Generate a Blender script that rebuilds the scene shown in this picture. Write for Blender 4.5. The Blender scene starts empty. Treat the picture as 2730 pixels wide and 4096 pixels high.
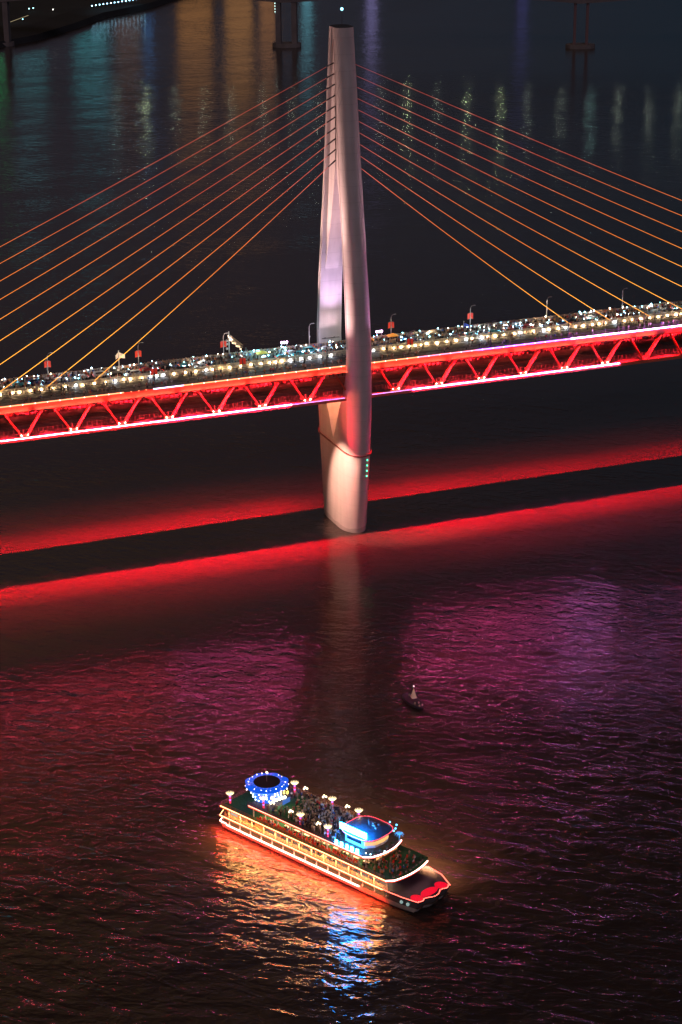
import bpy, math, random
from mathutils import Vector, Matrix
R = math.radians
rnd = random.Random(7)
S = bpy.context.scene
C = S.collection

# ------------------------------------------------------------------ helpers
class MB:
    """collects shapes and links them as one mesh object"""
    def __init__(s): s.v=[]; s.f=[]; s.m=[]; s.cur=0
    def face(s, idx): s.f.append(tuple(idx)); s.m.append(s.cur)
    def box(s, c, d, rz=0.0):
        n=len(s.v); x,y,z=(q/2 for q in d); ca,sa=math.cos(rz),math.sin(rz)
        for k in (-1,1):
            for a,b in ((-1,-1),(1,-1),(1,1),(-1,1)):
                px,py=a*x,b*y
                s.v.append((c[0]+px*ca-py*sa, c[1]+px*sa+py*ca, c[2]+k*z))
        for q in ((3,2,1,0),(4,5,6,7),(0,1,5,4),(1,2,6,5),(2,3,7,6),(3,0,4,7)): s.face([n+i for i in q])
    def loft(s, rings, cap=True, closed=True):
        n=len(s.v); k=len(rings[0])
        for r in rings: s.v+= [tuple(p) for p in r]
        for i in range(len(rings)-1):
            for j in range(k if closed else k-1):
                a=n+i*k+j; b=n+i*k+(j+1)%k
                s.face((a,b,b+k,a+k))
        if cap:
            s.face([n+i for i in range(k)][::-1]); s.face([n+(len(rings)-1)*k+i for i in range(k)])
    def tube(s, pts, r, seg=8, cap=True):
        pts=[Vector(p) for p in pts]; rings=[]
        rr = r if isinstance(r,(list,tuple)) else [r]*len(pts)
        for i,p in enumerate(pts):
            t=(pts[min(i+1,len(pts)-1)]-pts[max(i-1,0)]).normalized()
            up=Vector((0,0,1)) if abs(t.z)<.95 else Vector((1,0,0))
            a=t.cross(up).normalized(); b=a.cross(t)
            rings.append([p+(a*math.cos(2*math.pi*j/seg)+b*math.sin(2*math.pi*j/seg))*rr[i] for j in range(seg)])
        s.loft(rings, cap)
    def bar(s, a, b, w, h):
        """rectangular bar from a to b"""
        a=Vector(a); b=Vector(b); t=(b-a).normalized()
        up=Vector((0,0,1)) if abs(t.z)<.95 else Vector((0,1,0))
        x=t.cross(up).normalized(); y=x.cross(t)
        s.loft([[p+x*sx*w/2+y*sy*h/2 for sx,sy in ((-1,-1),(1,-1),(1,1),(-1,1))] for p in (a,b)])
    def prism(s, pts, z0, z1):
        s.loft([[(p[0],p[1],z) for p in pts] for z in (z0,z1)])
    def lathe(s, prof, c=(0,0,0), seg=16, sx=1, sy=1):
        s.loft([[(c[0]+r*sx*math.cos(2*math.pi*j/seg), c[1]+r*sy*math.sin(2*math.pi*j/seg), c[2]+z) for j in range(seg)] for r,z in prof])
    def ball(s, c, r, seg=8, rings=5):
        s.lathe([(max(.01,r*math.sin(math.pi*i/rings)), -r*math.cos(math.pi*i/rings)) for i in range(rings+1)], c, seg)
    def build(s, name, mats, parent=None, smooth=False):
        me=bpy.data.meshes.new(name); me.from_pydata([tuple(v) for v in s.v],[],s.f)
        for m in (mats if isinstance(mats,(list,tuple)) else [mats]): me.materials.append(m)
        if any(s.m): me.polygons.foreach_set('material_index', s.m)
        if smooth: me.polygons.foreach_set('use_smooth',[True]*len(me.polygons))
        me.update()
        o=bpy.data.objects.new(name, me); C.objects.link(o)
        if parent: o.parent=parent
        return o
def smooth_by_angle(o, ang=40):
    me=o.data
    me.polygons.foreach_set('use_smooth',[True]*len(me.polygons))
    try: me.set_sharp_from_angle(angle=R(ang))
    except Exception: pass
def tag(o, label=None, cat=None, group=None, kind=None):
    if label: o['label']=label
    if cat: o['category']=cat
    if group: o['group']=group
    if kind: o['kind']=kind
    return o
def empty(name, loc=(0,0,0), rz=0):
    o=bpy.data.objects.new(name,None); C.objects.link(o); o.location=loc; o.rotation_euler=(0,0,rz); return o
def copy_tree(o, parent=None):
    c=o.copy(); C.objects.link(c)
    if parent is not None: c.parent=parent
    for ch in list(o.children): copy_tree(ch, c)
    return c

def mat(name, col, rough=.6, metal=0.0, em=None, es=0.0, var=0.0, vscale=.5, bump=0.0, alpha=None):
    m=bpy.data.materials.new(name); m.use_nodes=True; nt=m.node_tree; b=nt.nodes['Principled BSDF']
    b.inputs['Base Color'].default_value=(*col,1); b.inputs['Roughness'].default_value=rough; b.inputs['Metallic'].default_value=metal
    if em: b.inputs['Emission Color'].default_value=(*em,1); b.inputs['Emission Strength'].default_value=es
    if var or bump:
        tc=nt.nodes.new('ShaderNodeTexCoord'); nz=nt.nodes.new('ShaderNodeTexNoise'); nz.inputs['Scale'].default_value=vscale; nz.inputs['Detail'].default_value=5
        nt.links.new(tc.outputs['Object'], nz.inputs['Vector'])
        if var:
            r=nt.nodes.new('ShaderNodeValToRGB'); r.color_ramp.elements[0].position=.3; r.color_ramp.elements[1].position=.7
            r.color_ramp.elements[0].color=(*[max(0,c*(1-var)) for c in col],1); r.color_ramp.elements[1].color=(*[min(1,c*(1+var)) for c in col],1)
            nt.links.new(nz.outputs['Fac'], r.inputs['Fac']); nt.links.new(r.outputs['Color'], b.inputs['Base Color'])
        if bump:
            bp=nt.nodes.new('ShaderNodeBump'); bp.inputs['Strength'].default_value=bump; bp.inputs['Distance'].default_value=.3
            nt.links.new(nz.outputs['Fac'], bp.inputs['Height']); nt.links.new(bp.outputs['Normal'], b.inputs['Normal'])
    return m
def glow(name, col, s): return mat(name, (.05,.05,.05), .5, em=col, es=s)

M={}
def concrete():
    m=bpy.data.materials.new('pylon_concrete'); m.use_nodes=True; nt=m.node_tree; b=nt.nodes['Principled BSDF']; b.inputs['Roughness'].default_value=.75
    tc=nt.nodes.new('ShaderNodeTexCoord'); sp=nt.nodes.new('ShaderNodeSeparateXYZ'); nt.links.new(tc.outputs['Object'],sp.inputs[0])
    def mt(op,a,b_):
        n=nt.nodes.new('ShaderNodeMath'); n.operation=op
        for i,q in enumerate((a,b_)):
            if isinstance(q,(int,float)): n.inputs[i].default_value=q
            else: nt.links.new(q,n.inputs[i])
        return n.outputs[0]
    fr=mt('FRACT',mt('MULTIPLY',sp.outputs['Z'],1/5.2),0)
    line=mt('LESS_THAN',fr,.045)                       # pour joints
    mp=nt.nodes.new('ShaderNodeMapping'); mp.inputs['Scale'].default_value=(.5,.5,.03); nt.links.new(tc.outputs['Object'],mp.inputs['Vector'])
    n1=nt.nodes.new('ShaderNodeTexNoise'); n1.inputs['Scale'].default_value=1; n1.inputs['Detail'].default_value=6; nt.links.new(mp.outputs['Vector'],n1.inputs['Vector'])
    n2=nt.nodes.new('ShaderNodeTexNoise'); n2.inputs['Scale'].default_value=.16; n2.inputs['Detail'].default_value=5; nt.links.new(tc.outputs['Object'],n2.inputs['Vector'])
    v=mt('ADD',mt('MULTIPLY',n1.outputs['Fac'],.42),mt('MULTIPLY',n2.outputs['Fac'],.30)); v=mt('ADD',v,.62)
    v=mt('SUBTRACT',v,mt('MULTIPLY',line,.10))
    wl=mt('LESS_THAN',mt('ADD',sp.outputs['Z'],mt('MULTIPLY',n2.outputs['Fac'],-3.0)),.2); v=mt('SUBTRACT',v,mt('MULTIPLY',wl,.28))   # damp tide mark
    mx_=nt.nodes.new('ShaderNodeMix'); mx_.data_type='RGBA'; mx_.blend_type='MULTIPLY'; mx_.inputs['Factor'].default_value=1; mx_.inputs['A'].default_value=(.60,.55,.54,1)
    cb=nt.nodes.new('ShaderNodeCombineColor'); 
    for c_ in ('Red','Green','Blue'): nt.links.new(v,cb.inputs[c_])
    nt.links.new(cb.outputs[0],mx_.inputs['B']); nt.links.new(mx_.outputs['Result'],b.inputs['Base Color']); return m
M['concrete']=concrete()
M['groove']=mat('dark_joint',(.04,.04,.05),.8)
M['steel_red']=mat('red_steel',(.62,.13,.08),.5,var=.12,vscale=.4)
M['deck']=mat('asphalt',(.055,.05,.05),.85,var=.3,vscale=.6)
M['lower']=mat('lower_floor',(.12,.08,.08),.8,var=.3,vscale=.5)
M['rail']=mat('rail_paint',(.80,.70,.52),.5,var=.1)
M['parapet']=mat('parapet_mesh',(.30,.26,.24),.7,var=.2,vscale=1.5)
M['pole']=mat('pole_paint',(.55,.52,.50),.4)
M['polegrey']=mat('dark_pole',(.10,.09,.09),.5)
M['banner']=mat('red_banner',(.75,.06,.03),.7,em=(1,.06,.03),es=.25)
M['white']=mat('white_paint',(.72,.70,.68),.45,var=.08,vscale=.8)
M['fence']=mat('fence_panels',(.16,.09,.09),.6)
M['hull']=mat('hull_paint',(.55,.50,.48),.4,var=.15,vscale=.5)
M['black']=mat('black_paint',(.015,.015,.018),.5)
M['bowdeck']=mat('navy_deck',(.045,.05,.085),.55,var=.15,vscale=.8)
M['turf']=mat('green_carpet',(.03,.14,.05),.9,var=.3,vscale=2)
M['wood']=mat('deck_boards',(.09,.065,.05),.8,var=.3,vscale=1.5)
M['beige']=mat('beige_top',(.62,.45,.28),.6)
M['redcloth']=mat('red_cloth',(.75,.03,.02),.7)
M['glass']=mat('dark_glass',(.02,.02,.03),.12)
M['tyre']=mat('tyre_rubber',(.02,.02,.02),.8)
M['warmwin']=glow('lit_window',(1,.55,.18),1.1)
M['paleint']=glow('pale_cabin_light',(.75,.85,.85),.8)
M['teal_roof']=mat('wheelhouse_roof',(.05,.10,.16),.35,var=.15,vscale=.8)
M['leaf']=mat('plant_leaves',(.02,.06,.02),.7,var=.4,vscale=4)
M['land']=mat('dark_bank',(.02,.022,.025),.95,var=.4,vscale=.02)
M['stone']=mat('pier_stone',(.20,.18,.18),.9,var=.2,vscale=.1)

# ------------------------------------------------------------------ camera (fitted: 16 m truss panels, 172 m pylon)
cam_d=bpy.data.cameras.new('camera'); cam=bpy.data.objects.new('camera',cam_d); C.objects.link(cam); S.camera=cam
ph,th,ro=R(20.634),R(21.404),R(-.469)
fw=Vector((math.sin(th)*math.cos(ph),math.cos(th)*math.cos(ph),-math.sin(ph)))
rr=Vector((math.cos(th),-math.sin(th),0)); uu=rr.cross(fw)
r2=rr*math.cos(ro)+uu*math.sin(ro); u2=-rr*math.sin(ro)+uu*math.cos(ro)
mw=Matrix((r2,u2,-fw)).transposed().to_4x4(); mw.translation=Vector((-245.458,-622.422,254.924)); cam.matrix_world=mw
cam_d.sensor_fit='HORIZONTAL'; cam_d.sensor_width=36; cam_d.lens=8181.9/2730*36
cam_d.clip_start=1; cam_d.clip_end=12000

# ------------------------------------------------------------------ world, added fill light
w=bpy.data.worlds.new('World'); S.world=w; w.use_nodes=True; nt=w.node_tree
bg=nt.nodes['Background']; sky=nt.nodes.new('ShaderNodeTexSky'); sky.sky_type='NISHITA'; sky.sun_disc=False
sky.sun_elevation=R(-4); sky.sun_rotation=R(230)
mx=nt.nodes.new('ShaderNodeMix'); mx.data_type='RGBA'; mx.blend_type='ADD'; mx.inputs['Factor'].default_value=1
# light-polluted night air: brightest low over the city, greener downstream to the east, near black overhead
tcw=nt.nodes.new('ShaderNodeTexCoord'); spw=nt.nodes.new('ShaderNodeSeparateXYZ'); nt.links.new(tcw.outputs['Generated'],spw.inputs[0])
rw=nt.nodes.new('ShaderNodeValToRGB'); nt.links.new(spw.outputs['Z'],rw.inputs['Fac'])
rw.color_ramp.elements[0].position=.0; rw.color_ramp.elements[0].color=(.26,.36,.55,1); rw.color_ramp.elements[1].position=.75; rw.color_ramp.elements[1].color=(.03,.035,.05,1)
for p_,c_ in ((.36,(.80,.62,.80,1)),(.47,(.16,.15,.20,1))):
    e_=rw.color_ramp.elements.new(p_); e_.color=c_
mrw=nt.nodes.new('ShaderNodeMapRange'); nt.links.new(spw.outputs['X'],mrw.inputs['Value']); mrw.inputs['From Min'].default_value=.32; mrw.inputs['From Max'].default_value=.56
mw2=nt.nodes.new('ShaderNodeMix'); mw2.data_type='RGBA'; mw2.blend_type='MULTIPLY'; nt.links.new(mrw.outputs['Result'],mw2.inputs['Factor']); nt.links.new(rw.outputs['Color'],mw2.inputs['A']); mw2.inputs['B'].default_value=(.32,.78,.90,1)
mra=nt.nodes.new('ShaderNodeMapRange'); nt.links.new(spw.outputs['X'],mra.inputs['Value']); mra.inputs['From Min'].default_value=.40; mra.inputs['From Max'].default_value=.10
raz=nt.nodes.new('ShaderNodeValToRGB'); nt.links.new(spw.outputs['Z'],raz.inputs['Fac']); raz.color_ramp.elements[0].position=.36; raz.color_ramp.elements[0].color=(0,0,0,1); raz.color_ramp.elements[1].position=.70; raz.color_ramp.elements[1].color=(.5,.24,.08,1)
ez=raz.color_ramp.elements.new(.46); ez.color=(4.2,2.3,.8,1)  # amber sky band added to warm the left foreground water
amb=nt.nodes.new('ShaderNodeMix'); amb.data_type='RGBA'; amb.blend_type='ADD'; nt.links.new(mra.outputs['Result'],amb.inputs['Factor']); nt.links.new(mw2.outputs['Result'],amb.inputs['A']); nt.links.new(raz.outputs['Color'],amb.inputs['B'])
nt.links.new(amb.outputs['Result'],mx.inputs['B'])
nt.links.new(sky.outputs['Color'], mx.inputs['A']); nt.links.new(mx.outputs['Result'], bg.inputs['Color'])
bg.inputs['Strength'].default_value=.085
sun_d=bpy.data.lights.new('camera_side_fill','SUN'); sun_d.energy=.22; sun_d.angle=R(12); sun_d.color=(.92,.74,1)
sun=bpy.data.objects.new('camera_side_fill',sun_d); C.objects.link(sun); sun.rotation_euler=(R(58),0,R(-8))  # soft sun added as a pinkish fill from the camera side

def lamp(name, kind, loc, target, power, col, size=.3, sy=None, ang=60, blend=.6, spread=None):
    d=bpy.data.lights.new(name,kind); d.energy=power; d.color=col
    o=bpy.data.objects.new(name,d); C.objects.link(o); o.location=loc
    if kind=='AREA':
        d.size=size
        if sy: d.shape='RECTANGLE'; d.size_y=sy
        if spread: d.spread=R(spread)
    elif kind=='SPOT': d.spot_size=R(ang); d.spot_blend=blend; d.shadow_soft_size=size
    else: d.shadow_soft_size=size
    if target is not None:
        o.rotation_euler=(Vector(target)-Vector(loc)).to_track_quat('-Z','Y').to_euler()
    return o

# ------------------------------------------------------------------ river
def water_mat():
    m=bpy.data.materials.new('river_water'); m.use_nodes=True; nt=m.node_tree; N=nt.nodes; L=nt.links
    b=N['Principled BSDF']; b.inputs['IOR'].default_value=1.33
    b.inputs['Base Color'].default_value=(.05,.037,.034,1)
    geo=N.new('ShaderNodeNewGeometry')
    def nz(scale, ang, sx, sy, detail, rough=.55, dist=0.0, off=0):
        mp=N.new('ShaderNodeMapping'); mp.inputs['Rotation'].default_value=(0,0,R(ang)); mp.inputs['Location'].default_value=(off,off*1.7,off*.3)
        s2=N.new('ShaderNodeVectorMath'); s2.operation='MULTIPLY'; s2.inputs[1].default_value=(sx,sy,0)
        t=N.new('ShaderNodeTexNoise'); t.inputs['Scale'].default_value=scale; t.inputs['Detail'].default_value=detail; t.inputs['Roughness'].default_value=rough; t.inputs['Distortion'].default_value=dist
        L.new(geo.outputs['Position'],mp.inputs['Vector']); L.new(mp.outputs['Vector'],s2.inputs[0]); L.new(s2.outputs['Vector'],t.inputs['Vector']); return t.outputs['Fac']
    def math_(op,a,b_=None,c=None):
        n=N.new('ShaderNodeMath'); n.operation=op
        for i,q in enumerate((a,b_,c)):
            if q is None: continue
            if isinstance(q,(int,float)): n.inputs[i].default_value=q
            else: L.new(q,n.inputs[i])
        return n.outputs[0]
    def rng(v,a,b_,c,d):
        n=N.new('ShaderNodeMapRange'); n.interpolation_type='SMOOTHSTEP'
        n.inputs['From Min'].default_value=a; n.inputs['From Max'].default_value=b_; n.inputs['To Min'].default_value=c; n.inputs['To Max'].default_value=d
        L.new(v,n.inputs['Value']); return n.outputs['Result']
    sep=N.new('ShaderNodeSeparateXYZ'); L.new(geo.outputs['Position'],sep.inputs[0]); Y=sep.outputs['Y']; X=sep.outputs['X']
    patch=nz(.012,0,1,1.6,3,off=31)
    # choppy foreground, slick belt either side of the bridge, short ripples far upstream
    yy=math_('ADD',Y,math_('MULTIPLY',math_('SUBTRACT',patch,.5),130.0))
    near=math_('MULTIPLY',rng(yy,-115,-50,1,0),rng(yy,-225,-150,.46,.56)); far=rng(Y,120,420,0,.22)
    amp=math_('MAXIMUM',near,far); amp=math_('MAXIMUM',amp,.19)
    amp=math_('MULTIPLY',amp,rng(patch,.38,.60,.72,1.35))
    big=nz(.17,44,.42,1,2,off=3,dist=.5); mid=nz(.48,27,.6,1,3,.55,off=9,dist=.8); fine=nz(1.6,15,.7,1,3,off=5)
    h=math_('ADD',math_('MULTIPLY',math_('MULTIPLY',big,WAVE[0]),rng(Y,-215,-160,2.6,1)),math_('MULTIPLY',mid,WAVE[1])); h=math_('ADD',h,math_('MULTIPLY',fine,WAVE[2]))
    h=math_('MULTIPLY',h,amp)
    bp=N.new('ShaderNodeBump'); bp.inputs['Strength'].default_value=1; bp.inputs['Distance'].default_value=1
    L.new(h,bp.inputs['Height']); L.new(bp.outputs['Normal'],b.inputs['Normal'])
    L.new(rng(amp,.05,.35,.14,.05),b.inputs['Roughness'])
    b.inputs['Coat Weight'].default_value=.05; b.inputs['Coat Roughness'].default_value=.34; b.inputs['Coat IOR'].default_value=1.33; L.new(bp.outputs['Normal'],b.inputs['Coat Normal'])   # capillary ripples too small to model
    return m
WAVE=(.85,.66,.05)
M['water']=water_mat()
wm=MB(); wm.v=[(-6000,-2500,0),(6000,-2500,0),(6000,9000,0),(-6000,9000,0)]; wm.face((0,1,2,3))
tag(wm.build('river_water',M['water']),kind='structure')

# ------------------------------------------------------------------ the bridge
B=empty('cable_stayed_bridge'); tag(B,'red-lit double-deck cable-stayed bridge with a tall pale spindle pylon crossing the river','bridge')
def interp(tab,z):
    for (z0,*a),(z1,*b) in zip(tab,tab[1:]):
        if z<=z1:
            t=(z-z0)/(z1-z0); t=t*t*(3-2*t)*.35+t*.65
            return [p+(q-p)*t for p,q in zip(a,b)]
    return list(tab[-1][1:])
#      z    inner  straight-end  nose  half width
LEG=[(-3,  .003, 5.4, 8.0, 4.7),(0,.003,5.6,8.0,4.7),(14,.003,8.2,7.4,4.5),(28,.003,10.8,6.6,4.3),(30.5,.003,11.3,6.3,4.25),(36,2.6,12.2,5.8,4.2),(42,5.6,13.0,5.2,4.2),(49,9.2,13.7,4.6,4.2),
     (56,11.9,14.1,4.0,4.15),(64,12.7,14.3,3.6,4.1),(80,11.4,12.9,3.5,4.0),(100,9.0,10.2,3.35,3.9),(114,7.1,8.2,3.2,3.8),(130,5.1,6.1,3.05,3.68),(148,3.2,4.2,2.85,3.53),(160,1.7,2.8,2.65,3.42),(169.6,.55,1.8,2.5,3.32)]
def leg_ring(z, side):
    yi,ys,n,a=interp(LEG,z); pts=[(-a,yi)]
    for k in range(13):
        t=math.pi*k/12; pts.append((-a*math.cos(t), ys+n*math.sin(t)))
    pts.append((a,yi))
    r=[(x,side*y,z) for x,y in pts]
    return r if side<0 else r[::-1]
zs=[-3]+[0+i*2.5 for i in range(12)]+[28+i*1.5 for i in range(25)]+[66+i*4 for i in range(26)]+[169.6]
zs=sorted(set(zs)); 
pm=MB()
for sd in (-1,1): pm.loft([leg_ring(z,sd) for z in zs])
pylon=pm.build('pylon',M['concrete'],B); smooth_by_angle(pylon,35)
# web between the legs, with the tall pointed opening above the deck and the joint line where the cables anchor
def opening(z):
    if z>=123.5: return .45
    t=(123.5-z)/38.0
    return min(interp(LEG,z)[0], .45+ (interp(LEG,z)[0])*min(1,t**.8))
wb=MB()
for sd in (-1,1):
    rings=[]
    for z in [84+i*1.25 for i in range(69)]:
        yi=interp(LEG,z)[0]+.4; o=min(opening(z),yi-.15); hw=2.3
        r=[(-hw,sd*o,z),(hw,sd*o,z),(hw,sd*yi,z),(-hw,sd*yi,z)]
        rings.append(r if sd>0 else r[::-1])
    wb.loft(rings)
wb.build('pylon_web',M['concrete'],pylon)
jb=MB(); jb.box((0,0,146.3),(4.0,.9,45.4)); jb.build('anchor_slot',M['groove'],pylon)
cp=MB()
for sd in (-1,1):
    yi,ys,n,a=interp(LEG,169.6)
    pts=[(-a+.1,yi)]+[(-(a-.1)*math.cos(math.pi*k/12),ys+(n-.1)*math.sin(math.pi*k/12)) for k in range(13)]+[(a-.1,yi)]
    cp.prism([(x,sd*y) for x,y in pts],169.605,169.75)
cp.build('top_cap',M['groove'],pylon)
fin=MB(); fin.tube([(.3,.2,169.7),(.3,.2,174.6)],.07,6); mast=fin.build('beacon_mast',M['polegrey'],pylon)
fin=MB(); fin.ball((.3,.2,175),.5); fin.build('beacon_lamp',glow('beacon_cyan',(.25,.75,1),5),mast)
# recessed strips down the -X and +X edges of the legs
gr=MB()
for sd in (-1,1):
    for sx in (-1,1):
        rings=[]
        for z in [66+i*4 for i in range(26)]:
            yi,ys,n,a=interp(LEG,z); y0=yi+(ys-yi)*.35; y1=yi+(ys-yi)*.8
            r=[(sx*(a-.3),sd*y0,z),(sx*(a+.04),sd*y0,z),(sx*(a+.04),sd*y1,z),(sx*(a-.3),sd*y1,z)]
            rings.append(r)
        gr.loft(rings)
gr.build('edge_groove',mat('groove_paint',(.30,.25,.26),.7),pylon)
# service ring
rg=MB()
def outline(z,off,k=14):
    yi,ys,n,a=interp(LEG,z); pts=[]
    for sd in (-1,1):
        for j in range(k+1):
            t=math.pi*j/k; x=-(a+off)*math.cos(t)*(-sd if sd>0 else 1); pts.append((x if sd<0 else x, sd*(ys+(n+off)*math.sin(t))))
    return pts
o1=outline(29,.55); o0=outline(29,-.2)
rg.loft([[(x,y,29.0) for x,y in o1],[(x,y,29.25) for x,y in o1]])
ring=rg.build('service_ring',mat('ring_steel',(.20,.09,.07),.6),pylon)
rl=MB(); ol=outline(29,.5)
for h in (29.7,30.2): rl.tube([(x,y,h) for x,y in ol]+[(ol[0][0],ol[0][1],h)],.03,4,False)
rl.build('ring_railing',M['steel_red'],ring)
for z in (27.4,25.4,23.4,21.4):
    yi,ys,n,a=interp(LEG,z); t=R(112); g=MB(); g.ball((-(a+.1)*math.cos(t), -(ys+(n+.1)*math.sin(t)), z),.24)
    g.build('signal_lamp',glow('signal_green',(.05,1,.45),5),pylon)

ZT,ZB,ZD=60.0,49.1,60.5; XL,XR=-168,184
# decks
d=MB(); d.box(((XL+XR)/2,0,59.75),(XR-XL,24.2,.7)); d.build('upper_deck',M['deck'],B)
d=MB()
for y in (-9.6,9.6): d.box(((XL+XR)/2,y,60.2),(XR-XL,.25,.22))
d.build('kerb',mat('kerb_stone',(.3,.28,.26),.8),B)
d=MB()
for y in (-5.4,5.4):
    x=XL+2
    while x<XR: d.box((x,y,60.106),(4,.15,.006)); x+=10
for y in (-9.1,-1.7,1.7,9.1): d.box(((XL+XR)/2,y,60.106),(XR-XL,.15,.006))
d.build('lane_marking',mat('road_paint',(.7,.68,.6),.7),B)
d=MB()
for s in (-1,1): d.box(((XL+XR)/2,s*10.9,60.17),(XR-XL,2.3,.13))
d.build('footway',mat('footway_slabs',(.20,.17,.15),.85,var=.25,vscale=1.2),B)
d=MB(); d.box(((XL+XR)/2,0,49.0),(XR-XL,23.4,.5)); low=d.build('lower_deck',M['lower'],B)
d=MB()
for k in range(10): d.box((k*1.6,0,.85),(.35,.2,1.7))
for h in (.3,1.5): d.box((7.9,0,h),(16,.08,.1))
fp=d.build('fence_panel',M['fence'],B); k=0
for x in range(XL,XR-8,16):
    for y in (-9.5,9.5):
        o=fp if k==0 else fp.copy()
        if k: C.objects.link(o); o.parent=B
        k+=1; o.location=(x,y,49.25)
d=MB(); x=XL
for y in (-3.2,-1.8,1.8,3.2): d.box(((XL+XR)/2,y,49.33),(XR-XL,.12,.16))
d.build('rail_track',mat('track_steel',(.25,.2,.2),.4,metal=.6),B)
d=MB()
for x in range(XL,XR,8): d.box((x,0,59.05),(.5,23,.8))
d.build('floor_beam',mat('floor_beam_paint',(.22,.08,.06),.7),B)
# edge beams and chords
for s in (-1,1):
    d=MB(); d.box(((XL+XR)/2,s*12.3,58.95),(XR-XL,.5,2.2)); d.build('edge_beam',M['steel_red'],B)
    d=MB(); d.box(((XL+XR)/2,s*12.05,48.6),(XR-XL,1.9,1.2)); d.build('bottom_chord',M['steel_red'],B)
# diagonals: one mesh each way, copied
def diag(sg):
    m=MB()
    for dy in (-.34,.34): m.bar((sg*.8,dy,ZB+.15),(sg*6.3,dy,57.9),1.5,.14)
    m.bar((sg*.8,0,ZB+.15),(sg*6.3,0,57.9),.16,.62) if False else None
    m.bar((sg*.8,0,ZB+.15),(sg*6.3,0,57.9),.55,.5)
    return m
protos=[diag(-1).build('truss_diagonal',M['steel_red'],B),diag(1).build('truss_diagonal',M['steel_red'],B)]
X0=-1.85; first=True; nodes=[X0+16*i for i in range(-10,12)]
gus=MB(); gusp=None
for x in nodes:
    for s in (-1,1):
        for k,pr in enumerate(protos):
            o=pr if first else pr.copy()
            if not first: C.objects.link(o); o.parent=B
            o.location=(x,s*11.5,0)
        first=False
        if gusp is None: gus.box((0,0,0),(2.6,.7,.6)); gusp=gus.build('gusset_plate',M['steel_red'],B); o=gusp
        else: o=gusp.copy(); C.objects.link(o); o.parent=B
        o.location=(x,s*11.5,49.5)
# node lamps (lit part of the bridge only)
nl=glow('node_lamp_glow',(1,.15,.09),430)
nproto=None
for x in nodes:
    if not -150<x<108: continue
    for s in (-1,1):
        for dx in (-1.9,1.9):
            m=MB(); 
            if nproto is None:
                m.ball((0,0,0),.2,6,4); nproto=m.build('node_lamp',nl,B); o=nproto
            else: o=nproto.copy(); C.objects.link(o); o.parent=B
            o.location=(x+dx*.55,s*(12.15 if s<0 else 10.8),49.75 if s<0 else 56.6)
# LED lines
def strip(name,x0,x1,y,z,m,r=.13,parent=B):
    q=MB(); q.box(((x0+x1)/2,y,z),(x1-x0,r*2,r*2)); return q.build(name,m,parent)
g_or=glow('led_orange',(1,.28,.12),3.5); g_wh=glow('led_white',(.75,.60,1),4.5); g_pk=glow('led_pink',(1,.22,.38),3.5); g_vi=glow('led_violet',(.42,.10,1),10); g_cy=glow('led_ice',(.3,.6,1),6)
g_v2=glow('led_violet_soft',(.6,.28,1),4); b_rd=glow('led_crimson',(1,.06,.13),290); b_mg=glow('led_magenta_low',(1,.08,.36),360); b_vi=glow('led_violet_low',(1,.10,.50),260); b_cy=glow('led_ice_low',(.85,.20,.80),230)
g_mg=glow('led_magenta',(1,.2,.7),3.5)
YS=-12.66
for x0,x1,m in ((-168,-81,g_or),(-71.1,-60.9,g_wh),(-60.9,-4.5,g_or),(4.5,22,g_or),(22,44,g_pk),(44,80,g_vi),(80,184,glow('led_blue_white',(.80,.26,.95),55))):
    strip('top_led_line',x0,x1,YS,60.12,m)
for x in (-78.5,-76,-73.5):
    q=MB(); q.ball((x,YS,60.12),.2,6,4); q.build('led_dot',g_or,B)
for x0,x1,m in ((-168,-70,b_rd),(-70,-24,b_mg),(-24,-5,g_v2),(5,20,g_v2),(20,62,b_mg),(62,80,b_vi),(80,99.3,b_cy)):
    strip('bottom_led_line',x0,x1,-13.08,49.1,m,.06)
q=MB(); q.box(((XL+XR)/2,-12.97,49.2),(XR-XL,.05,.34)); q.build('led_light_shield',M['polegrey'],B)  # plate added to keep the LED light off the truss
# bright driver points along the LED lines
q=MB(); x=-150
while x<150:
    if abs(x)>5 and not -81<x<-72: q.ball((x,YS-.06,60.12),.2,6,4)
    x+=4
q.build('led_driver',glow('led_driver_glow',(1,.75,.7),5),B)
# wash lights grazing the edge beam, and the down lights that redden the river
def area_strip(name,x0,x1,y,z,tgt,power_m,col,wid=.12,spread=None):
    cx=(x0+x1)/2; d=bpy.data.lights.new(name,'AREA'); d.shape='RECTANGLE'; d.size=x1-x0; d.size_y=wid; d.energy=power_m*(x1-x0); d.color=col
    if spread: d.spread=R(spread)
    o=bpy.data.objects.new(name,d); C.objects.link(o); o.location=(cx,y,z)
    dv=Vector((0,tgt[0]-y,tgt[1]-z)).normalized(); zc=-dv; xc=Vector((1,0,0)); yc=zc.cross(xc)
    o.matrix_world=Matrix.Translation((cx,y,z))@Matrix((xc,yc,zc)).transposed().to_4x4()
    return o
q=MB()
for s in (-1,1): q.box((-27,s*13.42,57.66),(282,.14,.1))
x=-166
while x<113:
    for s in (-1,1): q.box((x,s*12.95,57.66),(.08,.8,.06))
    x+=8
q.build('wash_light_rail',M['polegrey'],B)
x=-166
k=0
while x<113:
    area_strip('beam_wash',x,min(x+6.2+1.2*(k%3),113.5),-13.35,57.75,(-12.3,59.3),(56 if x<110 else 16),(1,.10,.06),.1,130)
    x+=8; k+=1
area_strip('beam_wash',118,165,-13.35,57.75,(-12.3,59.3),34,(1,.02,.03),.1,130)
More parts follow.
